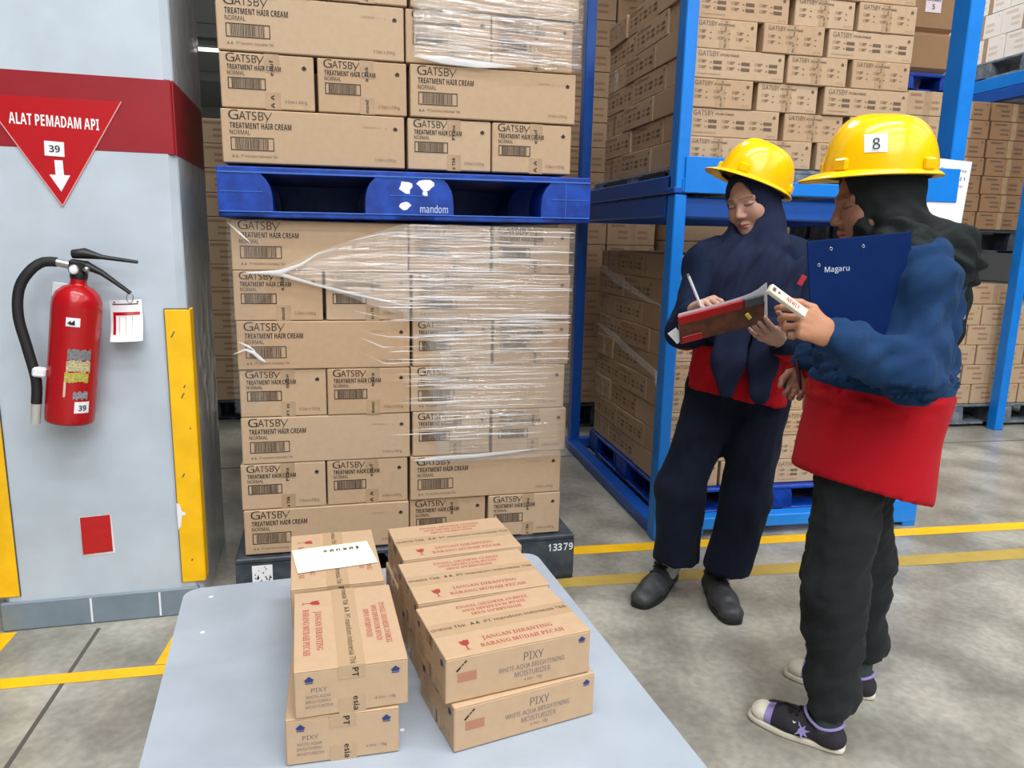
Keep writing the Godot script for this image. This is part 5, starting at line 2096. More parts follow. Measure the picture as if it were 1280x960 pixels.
# a hand from its wrist: F along the palm, N out of the palm, S towards the thumb; bend = three angles for each finger
func hand(f: Field, w: Vector3, F: Vector3, N: Vector3, S: Vector3, bend: Array, thumb: Array, size := 1.0) -> void:
	F = F.normalized()
	N = (N - F * N.dot(F)).normalized()
	S = (S - F * S.dot(F) - N * S.dot(N)).normalized()
	f.cone(w - F * 0.03, w + F * 0.012, 0.024 * size, 0.025 * size, 0.0, N, 0.78)
	for k in 4:
		var s: float = [0.027, 0.009, -0.009, -0.026][k] * size
		f.cone(w + F * 0.012 + S * s * 0.55, w + F * 0.074 * size + S * s, 0.0155 * size, 0.0115 * size, 0.014, N, 0.85)
	f.cone(w + F * 0.015 + S * 0.016, w + F * 0.05 * size + S * 0.026 * size + N * 0.006, 0.016 * size, 0.013 * size, 0.012)
	for k in 4:
		var s: float = [0.028, 0.0095, -0.0095, -0.027][k] * size
		var L: float = [0.068, 0.076, 0.070, 0.055][k] * size
		var r: float = [0.0085, 0.0087, 0.0083, 0.0074][k] * size
		var p: Vector3 = w + F * ([0.082, 0.086, 0.082, 0.074][k] * size) + S * s
		var a := 0.0
		var fan: float = [0.10, 0.02, -0.05, -0.13][k]
		f.cone(w + F * 0.06 * size + S * s, p, r * 1.15, r * 1.08, 0.006)
		for j in 3:
			a += bend[k][j]
			var d := (F * cos(a) + N * sin(a) + S * fan * cos(a)).normalized()
			var q: Vector3 = p + d * L * [0.46, 0.30, 0.24][j]
			f.cone(p, q, r * [1.05, 0.96, 0.88][j], r * [0.96, 0.88, 0.74][j], 0.003)
			p = q
	# thumb leaves the side of the palm near its base
	var t0 := w + F * 0.022 * size + S * 0.022 * size
	var p := t0
	for j in 3:
		var d: Vector3 = (F * thumb[j].x + S * thumb[j].y + N * thumb[j].z).normalized()
		var q: Vector3 = p + d * [0.040, 0.032, 0.026][j] * size
		f.cone(p, q, [0.0135, 0.0108, 0.0098][j] * size, [0.0108, 0.0098, 0.0080][j] * size, 0.006)
		p = q


func wrinkle(amp: float, freq: float, along: Vector3, stretch: float, fine := 0.25) -> Callable:
	# cloth folds: noise stretched along a direction
	return func(p: Vector3, n: Vector3) -> Vector3:
		var s := p.dot(along)
		var q := (p - along * s * (1.0 - 1.0 / stretch)) * freq
		return p + n * (amp * folds.get_noise_3dv(q) + amp * fine * folds.get_noise_3dv(q * 2.7 + Vector3(9, 4, 2)))


# hard hat: local x left, y up, z to the peak; the rim lies at y = 0
func hard_hat(parent: Node, T: Transform3D, number: bool) -> void:
	var root := Node3D.new()
	root.name = "hard_hat"
	parent.add_child(root)
	root.transform = T
	var rx := 0.110
	var rz := 0.130
	var h := 0.133
	var b := MB.new()
	var rows := []
	for i in 25:
		var t := i / 24.0
		var row := PackedVector3Array()
		for j in 64:
			var a := TAU * j / 64.0
			var cr := pow(cos(t * PI / 2), 0.62)
			var y := h * pow(sin(t * PI / 2), 0.95)
			var x := sin(a) * rx * cr
			var z := cos(a) * rz * cr
			# three ridges that run from front to back
			var ridge := 0.0
			for rr in [0.0, 0.028, -0.028]:
				ridge += exp(-pow((x - rr * (0.6 + 0.4 * cos(t * PI / 2))) / 0.009, 2.0)) * (1.0 if rr == 0.0 else 0.55)
			y += 0.006 * ridge * smoothstep(0.25, 0.7, t)
			row.append(Vector3(x, y, z))
		rows.append(row)
	b.loft(rows, false)
	# inside of the shell
	var inner := []
	for row in rows:
		var r2 := PackedVector3Array()
		for p in row:
			r2.append(Vector3(p.x * 0.972, p.y * 0.975 - 0.0005, p.z * 0.976))
		inner.append(r2)
	b.loft(inner, false)
	put("shell", b.mesh(), M.helmet, root)
	# brim with a longer peak
	b = MB.new()
	var ring := []
	for j in 65:
		var a := TAU * j / 64.0
		var front := pow(maxf(cos(a), 0.0), 1.6)
		var wdt := 0.013 + 0.040 * front
		var drop := 0.006 + 0.010 * front - 0.004 * maxf(-cos(a), 0.0)
		var inr := Vector3(sin(a) * rx * 0.985, 0.004, cos(a) * rz * 0.985)
		var outr := Vector3(sin(a) * (rx + wdt * 0.75), -drop, cos(a) * (rz + wdt))
		ring.append(PackedVector3Array([inr, (inr + outr) * 0.5 + Vector3(0, 0.003, 0), outr, outr + Vector3(0, -0.0045, 0), (inr + outr) * 0.5 + Vector3(0, -0.0035, 0), inr + Vector3(0, -0.006, 0)]))
	b.loft(ring, false)
	put("brim", b.mesh(), M.helmet, root)
	for s in [[1.0, 0.95], [1.0, -0.62], [-1.0, 0.95], [-1.0, -0.62]]:
		b = MB.new()
		var a: float = PI / 2 - s[1]
		var c := Vector3(s[0] * sin(a) * (rx + 0.003), 0.016, cos(a) * (rz + 0.002))
		b.box(c, Vector3(0.034, 0.028, 0.014), 0.004, Basis(Vector3.UP, s[0] * a))
		put("side_lug", b.mesh(), M.helmet, root)
	b = MB.new()
	var band := []
	for j in 40:
		var a := TAU * j / 40.0
		band.append(Vector3(sin(a) * rx * 0.90, -0.002, cos(a) * rz * 0.90))
	band.append(band[0])
	b.tube(band, 0.007, 6, false, 0.3, Vector3.UP)
	put("head_band", b.mesh(), M.rubber, root)
	if number:
		var side := Node3D.new()
		# label on the person's left side
		b = MB.new()
		var rws := []
		for i in 6:
			var row := []
			for j in 9:
				var yy := lerpf(0.040, 0.082, i / 5.0)
				var zz := lerpf(0.022, 0.068, j / 8.0)
				var t := asin(pow(yy / h, 1.0 / 0.95)) / (PI / 2)
				var cr := pow(cos(t * PI / 2), 0.62)
				var xx := rx * cr * sqrt(maxf(0.0, 1.0 - pow(zz / (rz * cr), 2.0)))
				row.append(Vector3(xx + 0.0012, yy, zz))
			rws.append(row)
		b.sheet(rws, Vector3.RIGHT)
		var lb := put("number_label", b.mesh(), M.white, root)
		b = MB.new()
		# lay the figure on a plane that touches the label
		var c: Vector3 = rws[2][4]
		var nr: Vector3 = (rws[5][4] - rws[0][4]).cross(rws[2][0] - rws[2][8]).normalized()
		if nr.x < 0:
			nr = -nr
		var up: Vector3 = (rws[5][4] - rws[0][4]).normalized()
		var rt := up.cross(nr).normalized()
		b.t = Transform3D(Basis(rt, up, nr), c + nr * 0.0020)
		text(b, "8", -0.0075, 0.0145, 0.026, 0.0155)
		put("digit", b.mesh(), M.ink, lb)
		side.free()


# everyday shoe along a foot: heel and toe on the floor
func shoe_field(heel: Vector3, toe: Vector3, wide: float, tall: float) -> Field:
	var d := (toe - heel).normalized()
	var L := heel.distance_to(toe)
	var lo := heel.min(toe) - Vector3(0.08, 0.01, 0.08)
	var hi := heel.max(toe) + Vector3(0.08, 0.16, 0.08)
	var f := Field.new(lo, hi, 0.005)
	var up := Vector3.UP
	f.cone(heel + d * 0.035 + up * 0.035, heel + d * (L * 0.55) + up * 0.035, wide * 0.78, wide * 0.90, 0.01, up, 0.75)
	f.cone(heel + d * (L * 0.55) + up * 0.032, toe - d * 0.042 + up * 0.028, wide * 0.95, wide * 0.88, 0.02, up, 0.68)
	f.cone(heel + d * 0.035 + up * 0.03, heel + d * 0.045 + up * tall, wide * 0.78, wide * 0.72, 0.02)
	f.cone(heel + d * 0.07 + up * tall * 0.85, toe - d * 0.09 + up * 0.042, wide * 0.66, wide * 0.62, 0.02)
	return f


func people() -> void:
	folds.seed = 77
	folds.frequency = 1.0
	folds.noise_type = FastNoiseLite.TYPE_SIMPLEX_SMOOTH
	folds.fractal_octaves = 1
	first_woman()
	second_woman()


func first_woman() -> void:
	var root := thing("person", "woman in yellow hard hat and navy headscarf writing on a red clipboard, facing the aisle", "person", V(1.27, 0, 2.38))
	var off := root.position
	var holder := Node3D.new()
	holder.name = "holder"
	# joints (world)
	var head := Transform3D(_look(Vector3(-0.86, -0.26, 0.50), 0.16), V(1.292, 1.442, 2.365))
	var shR := V(1.178, 1.232, 2.43)
	var shL := V(1.432, 1.240, 2.315)
	var elR := V(1.080, 1.005, 2.36)
	var wrR := V(1.016, 1.086, 2.175)
	var elL := V(1.470, 0.955, 2.25)
	var wrL := V(1.290, 0.998, 2.125)
	var hipR := V(1.222, 0.745, 2.42)
	var hipL := V(1.390, 0.745, 2.34)
	var knR := V(1.122, 0.415, 2.40)
	var anR := V(1.139, 0.085, 2.455)
	var knL := V(1.332, 0.407, 2.32)
	var anL := V(1.304, 0.080, 2.375)
	var fw := Vector3(-0.5, 0, 0.866) # the way the body faces
	var lat := Vector3(0.866, 0, 0.5) # her left
	var tone := lin(0.74, 0.575, 0.50)
	var inv := head.affine_inverse()
	# body: one skin from head to feet
	var sk := MB.new()
	var f := Field.new(V(0.95, 0.02, 2.60), V(1.58, 1.40, 2.02) , 0.011)
	f = Field.new(Vector3(0.95, 0.03, -2.62), Vector3(1.60, 1.40, -2.02), 0.011)
	f.cone(V(1.306, 1.20, 2.38), V(1.306, 0.95, 2.38), 0.105, 0.10, 0.02, fw, 0.72)
	f.cone(V(1.306, 0.95, 2.38), V(1.306, 0.79, 2.38), 0.10, 0.10, 0.03, fw, 0.75)
	f.cone(shR, shL, 0.048, 0.048, 0.05)
	for s in [[shR, elR, wrR], [shL, elL, wrL]]:
		f.cone(s[0], s[1], 0.042, 0.035, 0.03)
		f.cone(s[1], s[2], 0.034, 0.023, 0.01)
	for s in [[hipR, knR, anR], [hipL, knL, anL]]:
		f.cone(s[0], s[1], 0.07, 0.048, 0.03)
		f.cone(s[1], s[2], 0.046, 0.026, 0.01)
	f.cone(V(1.31, 1.22, 2.38), head * Vector3(0, -0.10, -0.03), 0.05, 0.046, 0.04)
	f.skin(sk, func(_p: Vector3) -> Color: return tone)
	var hf := Field.new(head.origin - Vector3(0.13, 0.18, 0.13), head.origin + Vector3(0.13, 0.13, 0.13), 0.003)
	head_shape(hf, head)
	hf.skin(sk, func(p: Vector3) -> Color: return face_paint(p, inv, tone))
	# writing hand, seen from the back of the fingers
	var hR := Field.new(wrR - Vector3(0.10, 0.09, 0.06), wrR + Vector3(0.10, 0.12, 0.16), 0.003)
	hand(hR, wrR + Vector3(0.0, 0.008, 0.01), Vector3(0.10, 0.42, 0.9), Vector3(0.35, -0.85, 0.35), Vector3(0.9, 0.1, -0.2), [[0.75, 0.75, 0.35], [0.85, 0.8, 0.4], [0.95, 0.95, 0.5], [1.0, 1.0, 0.5]], [Vector3(0.7, 0.5, 0.4), Vector3(0.85, 0.05, 0.5), Vector3(0.9, -0.2, 0.35)], 0.92)
	hR.skin(sk, func(_p: Vector3) -> Color: return tone)
	# hand that carries the clipboard: palm behind, fingers curled round to the front
	var hL := Field.new(wrL - Vector3(0.20, 0.10, 0.08), wrL + Vector3(0.05, 0.14, 0.15), 0.003)
	hand(hL, wrL + Vector3(-0.012, 0.008, 0.01), Vector3(-0.80, 0.30, 0.52), Vector3(-0.15, 0.75, -0.65), Vector3(0.35, 0.80, -0.1), [[0.10, 0.35, 0.2], [0.15, 0.40, 0.25], [0.2, 0.45, 0.3], [0.25, 0.5, 0.3]], [Vector3(0.6, 0.7, 0.3), Vector3(0.8, 0.4, 0.45), Vector3(0.9, 0.1, 0.4)], 0.95)
	hL.skin(sk, func(_p: Vector3) -> Color: return tone)
	_child(root, "body", sk, M.skin)
	# trousers
	f = Field.new(Vector3(0.98, 0.06, -2.64), Vector3(1.60, 0.95, -2.12), 0.011)
	f.cone(hipR + Vector3(0.02, 0.06, 0), hipL + Vector3(-0.02, 0.06, 0), 0.10, 0.10, 0.03, fw, 0.95)
	f.cone(hipR + Vector3(0.012, 0.0, 0), knR, 0.096, 0.083, 0.035)
	f.cone(hipL + Vector3(-0.012, 0.0, 0), knL, 0.096, 0.085, 0.035)
	f.cone(knR, V(1.127, 0.075, 2.425), 0.083, 0.078, 0.02)
	f.cone(knL, V(1.293, 0.070, 2.345), 0.085, 0.078, 0.02)
	f.cone(knR + lat * 0.02, V(1.150, 0.08, 2.45), 0.075, 0.070, 0.02)
	f.cone(knL + lat * 0.01, V(1.310, 0.07, 2.37), 0.075, 0.070, 0.02)
	f.plane(Vector3(-0.1, -1, 0.0).normalized(), V(1.13, 0.128, 2.43))
	var b := MB.new()
	f.skin(b, null, wrinkle(0.009, 9.0, Vector3(0.1, 0.95, 0.2).normalized(), 2.6, 0.4))
	_child(root, "trousers", b, M.trouser_navy)
	# jacket
	f = Field.new(Vector3(0.92, 0.60, -2.66), Vector3(1.62, 1.38, -2.02), 0.010)
	f.cone(V(1.308, 1.17, 2.385), V(1.300, 0.92, 2.385), 0.150, 0.155, 0.03, fw, 0.74)
	f.cone(V(1.300, 0.92, 2.385), V(1.300, 0.68, 2.38), 0.160, 0.198, 0.03, fw, 0.86)
	f.cone(shR, shL, 0.072, 0.072, 0.06)
	f.cone(V(1.31, 1.27, 2.38), V(1.31, 1.22, 2.38), 0.085, 0.12, 0.05)
	f.cone(shR, elR, 0.073, 0.062, 0.04)
	f.cone(elR, wrR - (wrR - elR) * 0.10, 0.062, 0.047, 0.025)
	f.cone(shL, elL, 0.073, 0.064, 0.04)
	f.cone(elL, wrL - (wrL - elL) * 0.18, 0.064, 0.047, 0.025)
	# front opening below the waist
	f.plane(Vector3(-0.16, -1, 0.0).normalized(), V(1.27, 0.772, 2.2))
	f.cone(V(1.205, 0.73, 2.20), V(1.215, 0.84, 2.205), 0.020, 0.004, 0.0, lat, 0.8, true)
	b = MB.new()
	f.skin(b, null, wrinkle(0.011, 11.0, Vector3(0.3, 0.9, 0.1).normalized(), 1.8))
	var sp := split(b, Vector3(-0.05, 1, 0.02).normalized(), V(1.30, 0.955, 2.30))
	_child(root, "navy_jacket_top", sp[0], M.navy_dark)
	_child(root, "red_jacket_skirt", sp[1], M.red_cloth)
	# headscarf
	f = Field.new(Vector3(1.02, 0.90, -2.60), Vector3(1.58, 1.60, -2.08), 0.008)
	var B := head.basis
	f.ell(head * Vector3(0, 0.022, -0.012), Vector3(0.085, 0.094, 0.104), 0.0, B)
	f.ell(head * Vector3(0, -0.085, 0.012), Vector3(0.076, 0.060, 0.074), 0.06, B)
	f.cone(head * Vector3(0, -0.10, -0.02), V(1.305, 1.21, 2.38), 0.075, 0.115, 0.05)
	f.cone(V(1.20, 1.215, 2.42), V(1.41, 1.22, 2.33), 0.075, 0.075, 0.06)
	f.cone(V(1.29, 1.22, 2.33), V(1.262, 1.02, 2.29), 0.115, 0.085, 0.06, fw, 0.62)
	f.cone(V(1.21, 1.17, 2.33), V(1.195, 1.02, 2.30), 0.075, 0.06, 0.04, fw, 0.6)
	f.cone(V(1.36, 1.17, 2.28), V(1.32, 1.00, 2.245), 0.08, 0.07, 0.04, fw, 0.6)
	f.cone(head * Vector3(0, -0.014, 0.056), head * Vector3(0, -0.014, 0.2), 0.050, 0.052, 0.006, B.y, 1.72, true)
	b = MB.new()
	f.skin(b, null, func(p: Vector3, n: Vector3) -> Vector3:
		var k := 1.0 - smoothstep(1.27, 1.36, p.y)
		var d := Vector3(0.25, 0.95, 0.15).normalized()
		var q := p - d * p.dot(d) * 0.78
		return p + n * ((0.001 + 0.015 * k) * folds.get_noise_3dv(q * 17.0) + 0.004 * k * folds.get_noise_3dv(q * 41.0)))
	_child(root, "headscarf", b, M.hijab_navy)
	for q in [[V(1.185, 1.03, 2.225), V(1.165, 0.92, 2.205), V(1.165, 0.825, 2.20), 0.062, 0.045, 0.028], [V(1.285, 1.02, 2.185), V(1.275, 0.92, 2.18), V(1.270, 0.815, 2.175), 0.052, 0.042, 0.034]]:
		f = Field.new(q[2] - Vector3(0.10, 0.06, 0.09), q[0] + Vector3(0.10, 0.10, 0.09), 0.007)
		f.cone(q[0], q[1], q[3], q[4], 0.02, fw, 0.42)
		f.cone(q[1], q[2], q[4], q[5], 0.02, fw, 0.42)
		b = MB.new()
		f.skin(b, null, wrinkle(0.005, 16.0, Vector3.UP, 3.0))
		_child(root, "scarf_end", b, M.hijab_navy)
	# hard hat tipped back
	var hb := Basis(head.basis.x, head.basis.y, head.basis.z) * Basis(Vector3.UP, -0.28) * Basis(Vector3.RIGHT, -0.62) * Basis(Vector3.BACK, -0.20)
	hard_hat(root, Transform3D(hb, head * Vector3(0, 0.050, -0.022) - off), false)
	# shoes and socks
	for q in [[V(1.160, 0, 2.518), V(0.945, 0, 2.318), anR], [V(1.288, 0, 2.440), V(1.232, 0, 2.09), anL]]:
		var heel: Vector3 = q[0]
		var toe: Vector3 = heel + (q[1] - heel).normalized() * 0.285
		f = shoe_field(heel, toe, 0.050, 0.085)
		f.plane(Vector3.DOWN, Vector3(0, 0.016, 0))
		b = MB.new()
		f.skin(b, null, wrinkle(0.002, 22.0, Vector3.UP, 1.0))
		var d := (toe - heel).normalized()
		var shoe := _child(root, "leather_shoe", b, M.leather)
		b = MB.new()
		_sole(b, heel, toe, 0.052, 0.022)
		_child(shoe, "sole", b, M.rubber, off)
		b = MB.new()
		b.tube([heel + d * 0.058 + Vector3(0, 0.055, 0), q[2] + Vector3(0, 0.03, 0), q[2] + Vector3(0, 0.09, 0)], [0.042, 0.039, 0.040], 18)
		_child(root, "sock", b, M.sock_grey)
		b = MB.new()
		var rim := []
		var sd := d.cross(Vector3.UP).normalized()
		for k in 25:
			var a := TAU * k / 24.0
			rim.append(heel + d * (0.054 + 0.052 * cos(a)) + sd * 0.038 * sin(a) + Vector3(0, 0.088 + 0.012 * cos(a), 0))
		b.tube(rim, 0.0055, 8, false)
		_child(shoe, "collar", b, M.black, off)
		b = MB.new()
		var lat2 := d.cross(Vector3.UP).normalized()
		for k in 3:
			var c: Vector3 = heel + d * (0.115 + k * 0.024) + Vector3(0, 0.100 - k * 0.012, 0)
			b.tube([c - lat2 * 0.024 - Vector3(0, 0.004, 0), c + Vector3(0, 0.003, 0), c + lat2 * 0.024 - Vector3(0, 0.004, 0)], 0.0035, 6)
		_child(shoe, "laces", b, M.black, off)
	first_props(lat)


func _look(z: Vector3, roll: float) -> Basis:
	z = z.normalized()
	var x := Vector3.UP.cross(z).normalized()
	var y := z.cross(x)
	return Basis(x, y, z) * Basis(Vector3.BACK, roll)


func _child(root: Node3D, called: String, b: MB, m: Material, shift := Vector3.INF) -> MeshInstance3D:
	var o: Vector3 = root.position if shift == Vector3.INF else shift
	for i in b.v.size():
		b.v[i] -= o
	return obj(called, b, m, root)


func _sole(b: MB, heel: Vector3, toe: Vector3, wide: float, h: float) -> void:
	var d := (toe - heel).normalized()
	var s := d.cross(Vector3.UP).normalized()
	var L := heel.distance_to(toe)
	var rings := []
	for e in [[0.001, 0.94], [0.004, 1.0], [h - 0.003, 1.0], [h, 0.95]]:
		var ring := PackedVector3Array()
		for k in 36:
			var a := TAU * k / 36.0
			var u := 0.5 - 0.5 * cos(a)
			var w := wide * (0.74 + 0.26 * smoothstep(0.2, 0.65, u)) * pow(absf(sin(a)), 0.55) * signf(sin(a))
			ring.append(heel + d * (u * L * e[1] + L * (1.0 - e[1]) * 0.5) + s * w * e[1] + Vector3(0, e[0], 0))
		rings.append(ring)
	b.loft(rings)


func first_props(_lat: Vector3) -> void:
	# clipboard: its back looks at the camera
	var TL := V(0.905, 1.082, 2.045)
	var TR := V(1.160, 1.155, 2.005)
	var BR := V(1.190, 1.066, 2.045)
	var BL2 := V(0.945, 0.990, 2.092)
	var x := (TR - TL).normalized()
	var y := (TL - BL2)
	y = (y - x * y.dot(x)).normalized()
	var z := x.cross(y)
	if z.dot(Vector3(0, 0, 1)) < 0:
		z = -z
	var B := Basis(x, y, x.cross(y))
	var ctr := (TL + TR + BR + BL2) * 0.25
	var w := 0.262
	var h := 0.105
	var t := thing("clipboard", "brown and red clipboard with loose papers held up by the first woman", "clipboard", ctr)
	t.basis = B
	var b := MB.new()
	b.box(Vector3(0, -0.012, 0), Vector3(w, h * 0.76, 0.004), 0.0015)
	obj("board", b, mat(Color(0.42, 0.22, 0.13), 0.5, 0.0, "worn", 3.0), t)
	b = MB.new()
	b.box(Vector3(-0.03, h * 0.36, 0.0), Vector3(w * 0.78, 0.030, 0.007), 0.002)
	b.box(Vector3(-w * 0.36, -h * 0.36, 0.001), Vector3(0.062, 0.026, 0.005), 0.0015)
	obj("red_edge", b, mat(Color(0.66, 0.06, 0.09), 0.4), t)
	b = MB.new()
	b.box(Vector3(w * 0.36, h * 0.36, 0.0), Vector3(0.068, 0.030, 0.007), 0.002)
	obj("grey_clip", b, mat(Color(0.30, 0.31, 0.34), 0.4), t)
	# papers behind the board and curling up at its right end
	b = MB.new()
	for q in [[-0.004, 0.0, 0.0], [-0.007, 0.012, 0.01], [-0.010, 0.004, 0.022]]:
		var rows := []
		for i in 6:
			var row := []
			for j in 12:
				var u := j / 11.0
				row.append(Vector3(lerpf(-w * 0.5 + q[1], w * 0.5 + 0.006 + q[2] * 0.4, u), lerpf(-h * 0.4, h * 0.52 + 0.022 * pow(u, 8.0), i / 5.0) + q[1] * 0.3, q[0] - 0.01 * pow(u, 6.0) * i / 5.0))
			rows.append(row)
		b.sheet(rows, Vector3.BACK)
	var pm := mat(Color(0.92, 0.92, 0.95), 0.7)
	pm.cull_mode = BaseMaterial3D.CULL_DISABLED
	obj("papers", b, pm, t)
	b = MB.new()
	b.box(Vector3(-w * 0.53, -h * 0.20, -0.006), Vector3(0.030, 0.055, 0.001), 0.0, Basis(Vector3.BACK, 0.5))
	obj("loose_sheet", b, pm, t)
	b = MB.new()
	b.box(Vector3(0.078, -0.006, 0.008), Vector3(0.012, 0.024, 0.008), 0.002, Basis(Vector3.BACK, 0.5))
	obj("yellow_tab", b, mat(Color(0.86, 0.78, 0.30), 0.5), t)
	# pen in the writing hand
	t = thing("pen", "white pen held upright by the first woman over her clipboard", "pen", V(0.968, 1.155, 2.07))
	b = MB.new()
	var a := V(0.940, 1.200, 2.06) - t.position
	var e := V(0.996, 1.105, 2.075) - t.position
	b.tube([a, a.lerp(e, 0.9), e], [0.0042, 0.0042, 0.0012], 10)
	obj("barrel", b, M.white, t)
	b = MB.new()
	b.tube([a + (a - e) * 0.06, a + (e - a) * 0.16], 0.0036, 10)
	obj("cap", b, mat(Color(0.5, 0.5, 0.52), 0.4), t)
	# name badge pin on the jacket
	t = thing("badge", "small red and white badge on the first woman's jacket beside the blue clipboard", "badge", V(1.395, 1.185, 2.195))
	b = MB.new()
	b.box(Vector3.ZERO, Vector3(0.018, 0.034, 0.003), 0.001, _look(Vector3(-0.2, 0, 1), -0.45))
	obj("plate", b, mat(Color(0.72, 0.18, 0.24), 0.4), t)


func second_woman() -> void:
	var root := thing("person", "woman in black headscarf and hard hat number 8 seen from behind her left side", "person", V(1.29, 0, 1.65))
	var off := root.position
	var fw := Vector3(-0.90, 0, -0.43) # the way the body faces
	var lat := Vector3(-0.43, 0, 0.90) # her left, towards the camera
	var head := Transform3D(_look(Vector3(-0.93, -0.20, -0.30), 0.0), V(1.222, 1.408, 1.645))
	var inv := head.affine_inverse()
	var tone := lin(0.58, 0.40, 0.32)
	var shL := V(1.245, 1.232, 1.50)
	var shR := V(1.345, 1.235, 1.76)
	var elL := V(1.192, 1.018, 1.425)
	var wrL := V(1.000, 1.104, 1.435)
	var elR := V(1.345, 0.98, 1.86)
	var wrR := V(1.200, 0.985, 1.80)
	var hipL := V(1.212, 0.78, 1.597)
	var hipR := V(1.280, 0.78, 1.68)
	var knL := V(1.180, 0.455, 1.575)
	var anL := V(1.192, 0.085, 1.555)
	var knR := V(1.375, 0.44, 1.735)
	var anR := V(1.420, 0.085, 1.740)
	var sk := MB.new()
	var f := Field.new(Vector3(0.94, 0.02, -1.95), Vector3(1.56, 1.42, -1.36), 0.011)
	f.cone(V(1.30, 1.20, 1.64), V(1.29, 0.95, 1.64), 0.105, 0.10, 0.02, fw, 0.75)
	f.cone(V(1.29, 0.95, 1.64), V(1.265, 0.82, 1.64), 0.10, 0.10, 0.03, fw, 0.8)
	f.cone(shL, shR, 0.048, 0.048, 0.05)
	for s in [[shR, elR, wrR], [shL, elL, wrL]]:
		f.cone(s[0], s[1], 0.042, 0.035, 0.03)
		f.cone(s[1], s[2], 0.034, 0.023, 0.01)
	for s in [[hipR, knR, anR], [hipL, knL, anL]]:
		f.cone(s[0], s[1], 0.07, 0.048, 0.03)
		f.cone(s[1], s[2], 0.046, 0.026, 0.01)
	f.cone(V(1.33, 1.22, 1.64), head * Vector3(0, -0.10, -0.03), 0.05, 0.046, 0.04)
	f.skin(sk, func(_p: Vector3) -> Color: return tone)
	var hf := Field.new(head.origin - Vector3(0.13, 0.18, 0.13), head.origin + Vector3(0.13, 0.13, 0.13), 0.003)
	head_shape(hf, head)
	hf.skin(sk, func(p: Vector3) -> Color: return face_paint(p, inv, tone))
	# left hand pinches the small box between thumb and fingers
	var hL := Field.new(wrL - Vector3(0.20, 0.09, 0.09), wrL + Vector3(0.05, 0.15, 0.09), 0.003)
	hand(hL, wrL + Vector3(-0.012, 0.006, 0.0), Vector3(-0.93, 0.34, 0.02), Vector3(-0.10, -0.25, -0.95), Vector3(0.30, 0.93, 0.05), [[0.62, 0.55, 0.3], [0.95, 0.85, 0.5], [1.1, 0.95, 0.5], [1.2, 1.0, 0.6]], [Vector3(0.55, 0.55, 0.25), Vector3(0.90, 0.10, 0.25), Vector3(1.0, -0.12, 0.2)], 0.92)
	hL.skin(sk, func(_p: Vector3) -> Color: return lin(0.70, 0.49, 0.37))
	var hR := Field.new(wrR - Vector3(0.14, 0.16, 0.10), wrR + Vector3(0.08, 0.06, 0.10), 0.003)
	hand(hR, wrR + Vector3(-0.005, -0.01, 0.0), Vector3(-0.42, -0.85, 0.1), Vector3(-0.45, 0.25, 0.75), Vector3(-0.75, 0.35, -0.3), [[0.5, 0.75, 0.5], [0.6, 0.8, 0.5], [0.7, 0.9, 0.5], [0.8, 0.9, 0.6]], [Vector3(0.6, 0.6, 0.3), Vector3(0.8, 0.2, 0.5), Vector3(0.9, -0.1, 0.4)], 0.9)
	hR.skin(sk, func(_p: Vector3) -> Color: return tone)
	_child(root, "body", sk, M.skin)
	# trousers
	f = Field.new(Vector3(1.02, 0.03, -1.90), Vector3(1.56, 0.98, -1.40), 0.011)
	f.cone(V(1.265, 0.86, 1.63), V(1.25, 0.78, 1.635), 0.10, 0.105, 0.02)
	f.cone(hipL, knL, 0.086, 0.083, 0.03)
	f.cone(hipR, knR, 0.086, 0.083, 0.03)
	f.cone(knL, V(1.198, 0.075, 1.558), 0.083, 0.060, 0.02)
	f.cone(knR, V(1.425, 0.13, 1.745), 0.083, 0.060, 0.02)
	f.plane(Vector3(0.12, -1, 0.0).normalized(), V(1.20, 0.098, 1.56))
	var b := MB.new()
	f.skin(b, null, wrinkle(0.010, 11.0, Vector3(0.8, 0.5, 0.3).normalized(), 3.2, 0.55))
	_child(root, "trousers", b, M.trouser_grey)
	# jacket with a flared red skirt
	f = Field.new(Vector3(0.95, 0.60, -1.98), Vector3(1.64, 1.38, -1.34), 0.010)
	f.cone(V(1.305, 1.17, 1.64), V(1.290, 0.95, 1.64), 0.150, 0.162, 0.03, fw, 0.95)
	f.cone(V(1.290, 0.95, 1.64), V(1.238, 0.60, 1.615), 0.162, 0.178, 0.05)
	f.cone(shL, shR, 0.075, 0.075, 0.06)
	f.cone(shL + Vector3(0.01, 0, 0), elL + Vector3(0.012, 0.0, 0.0), 0.068, 0.062, 0.05)
	f.cone(elL + Vector3(0.012, 0.0, 0.0), wrL + (elL - wrL) * 0.10, 0.062, 0.048, 0.03)
	f.cone(shR, elR, 0.072, 0.064, 0.04)
	f.cone(elR, wrR, 0.062, 0.046, 0.025)
	f.plane(Vector3(-0.26, -1, 0.05).normalized(), V(1.09, 0.738, 1.66))
	b = MB.new()
	f.skin(b, null, func(p: Vector3, n: Vector3) -> Vector3:
		# deep creases on the sleeve, quieter cloth on the skirt
		var k := smoothstep(0.90, 1.02, p.y)
		var s := p.dot(Vector3(0.55, 0.8, 0.2).normalized())
		var q := p - Vector3(0.55, 0.8, 0.2).normalized() * s * 0.6
		return p + n * (lerpf(0.005, 0.017, k) * folds.get_noise_3dv(q * lerpf(7.0, 17.0, k)) + 0.003 * k * folds.get_noise_3dv(q * 34.0)))
	var sp := split(b, Vector3(0.02, 1, 0.03).normalized(), V(1.30, 0.958, 1.60))
	_child(root, "navy_jacket_top", sp[0], M.navy)
	_child(root, "red_jacket_skirt", sp[1], M.red_cloth)
	b = MB.new()
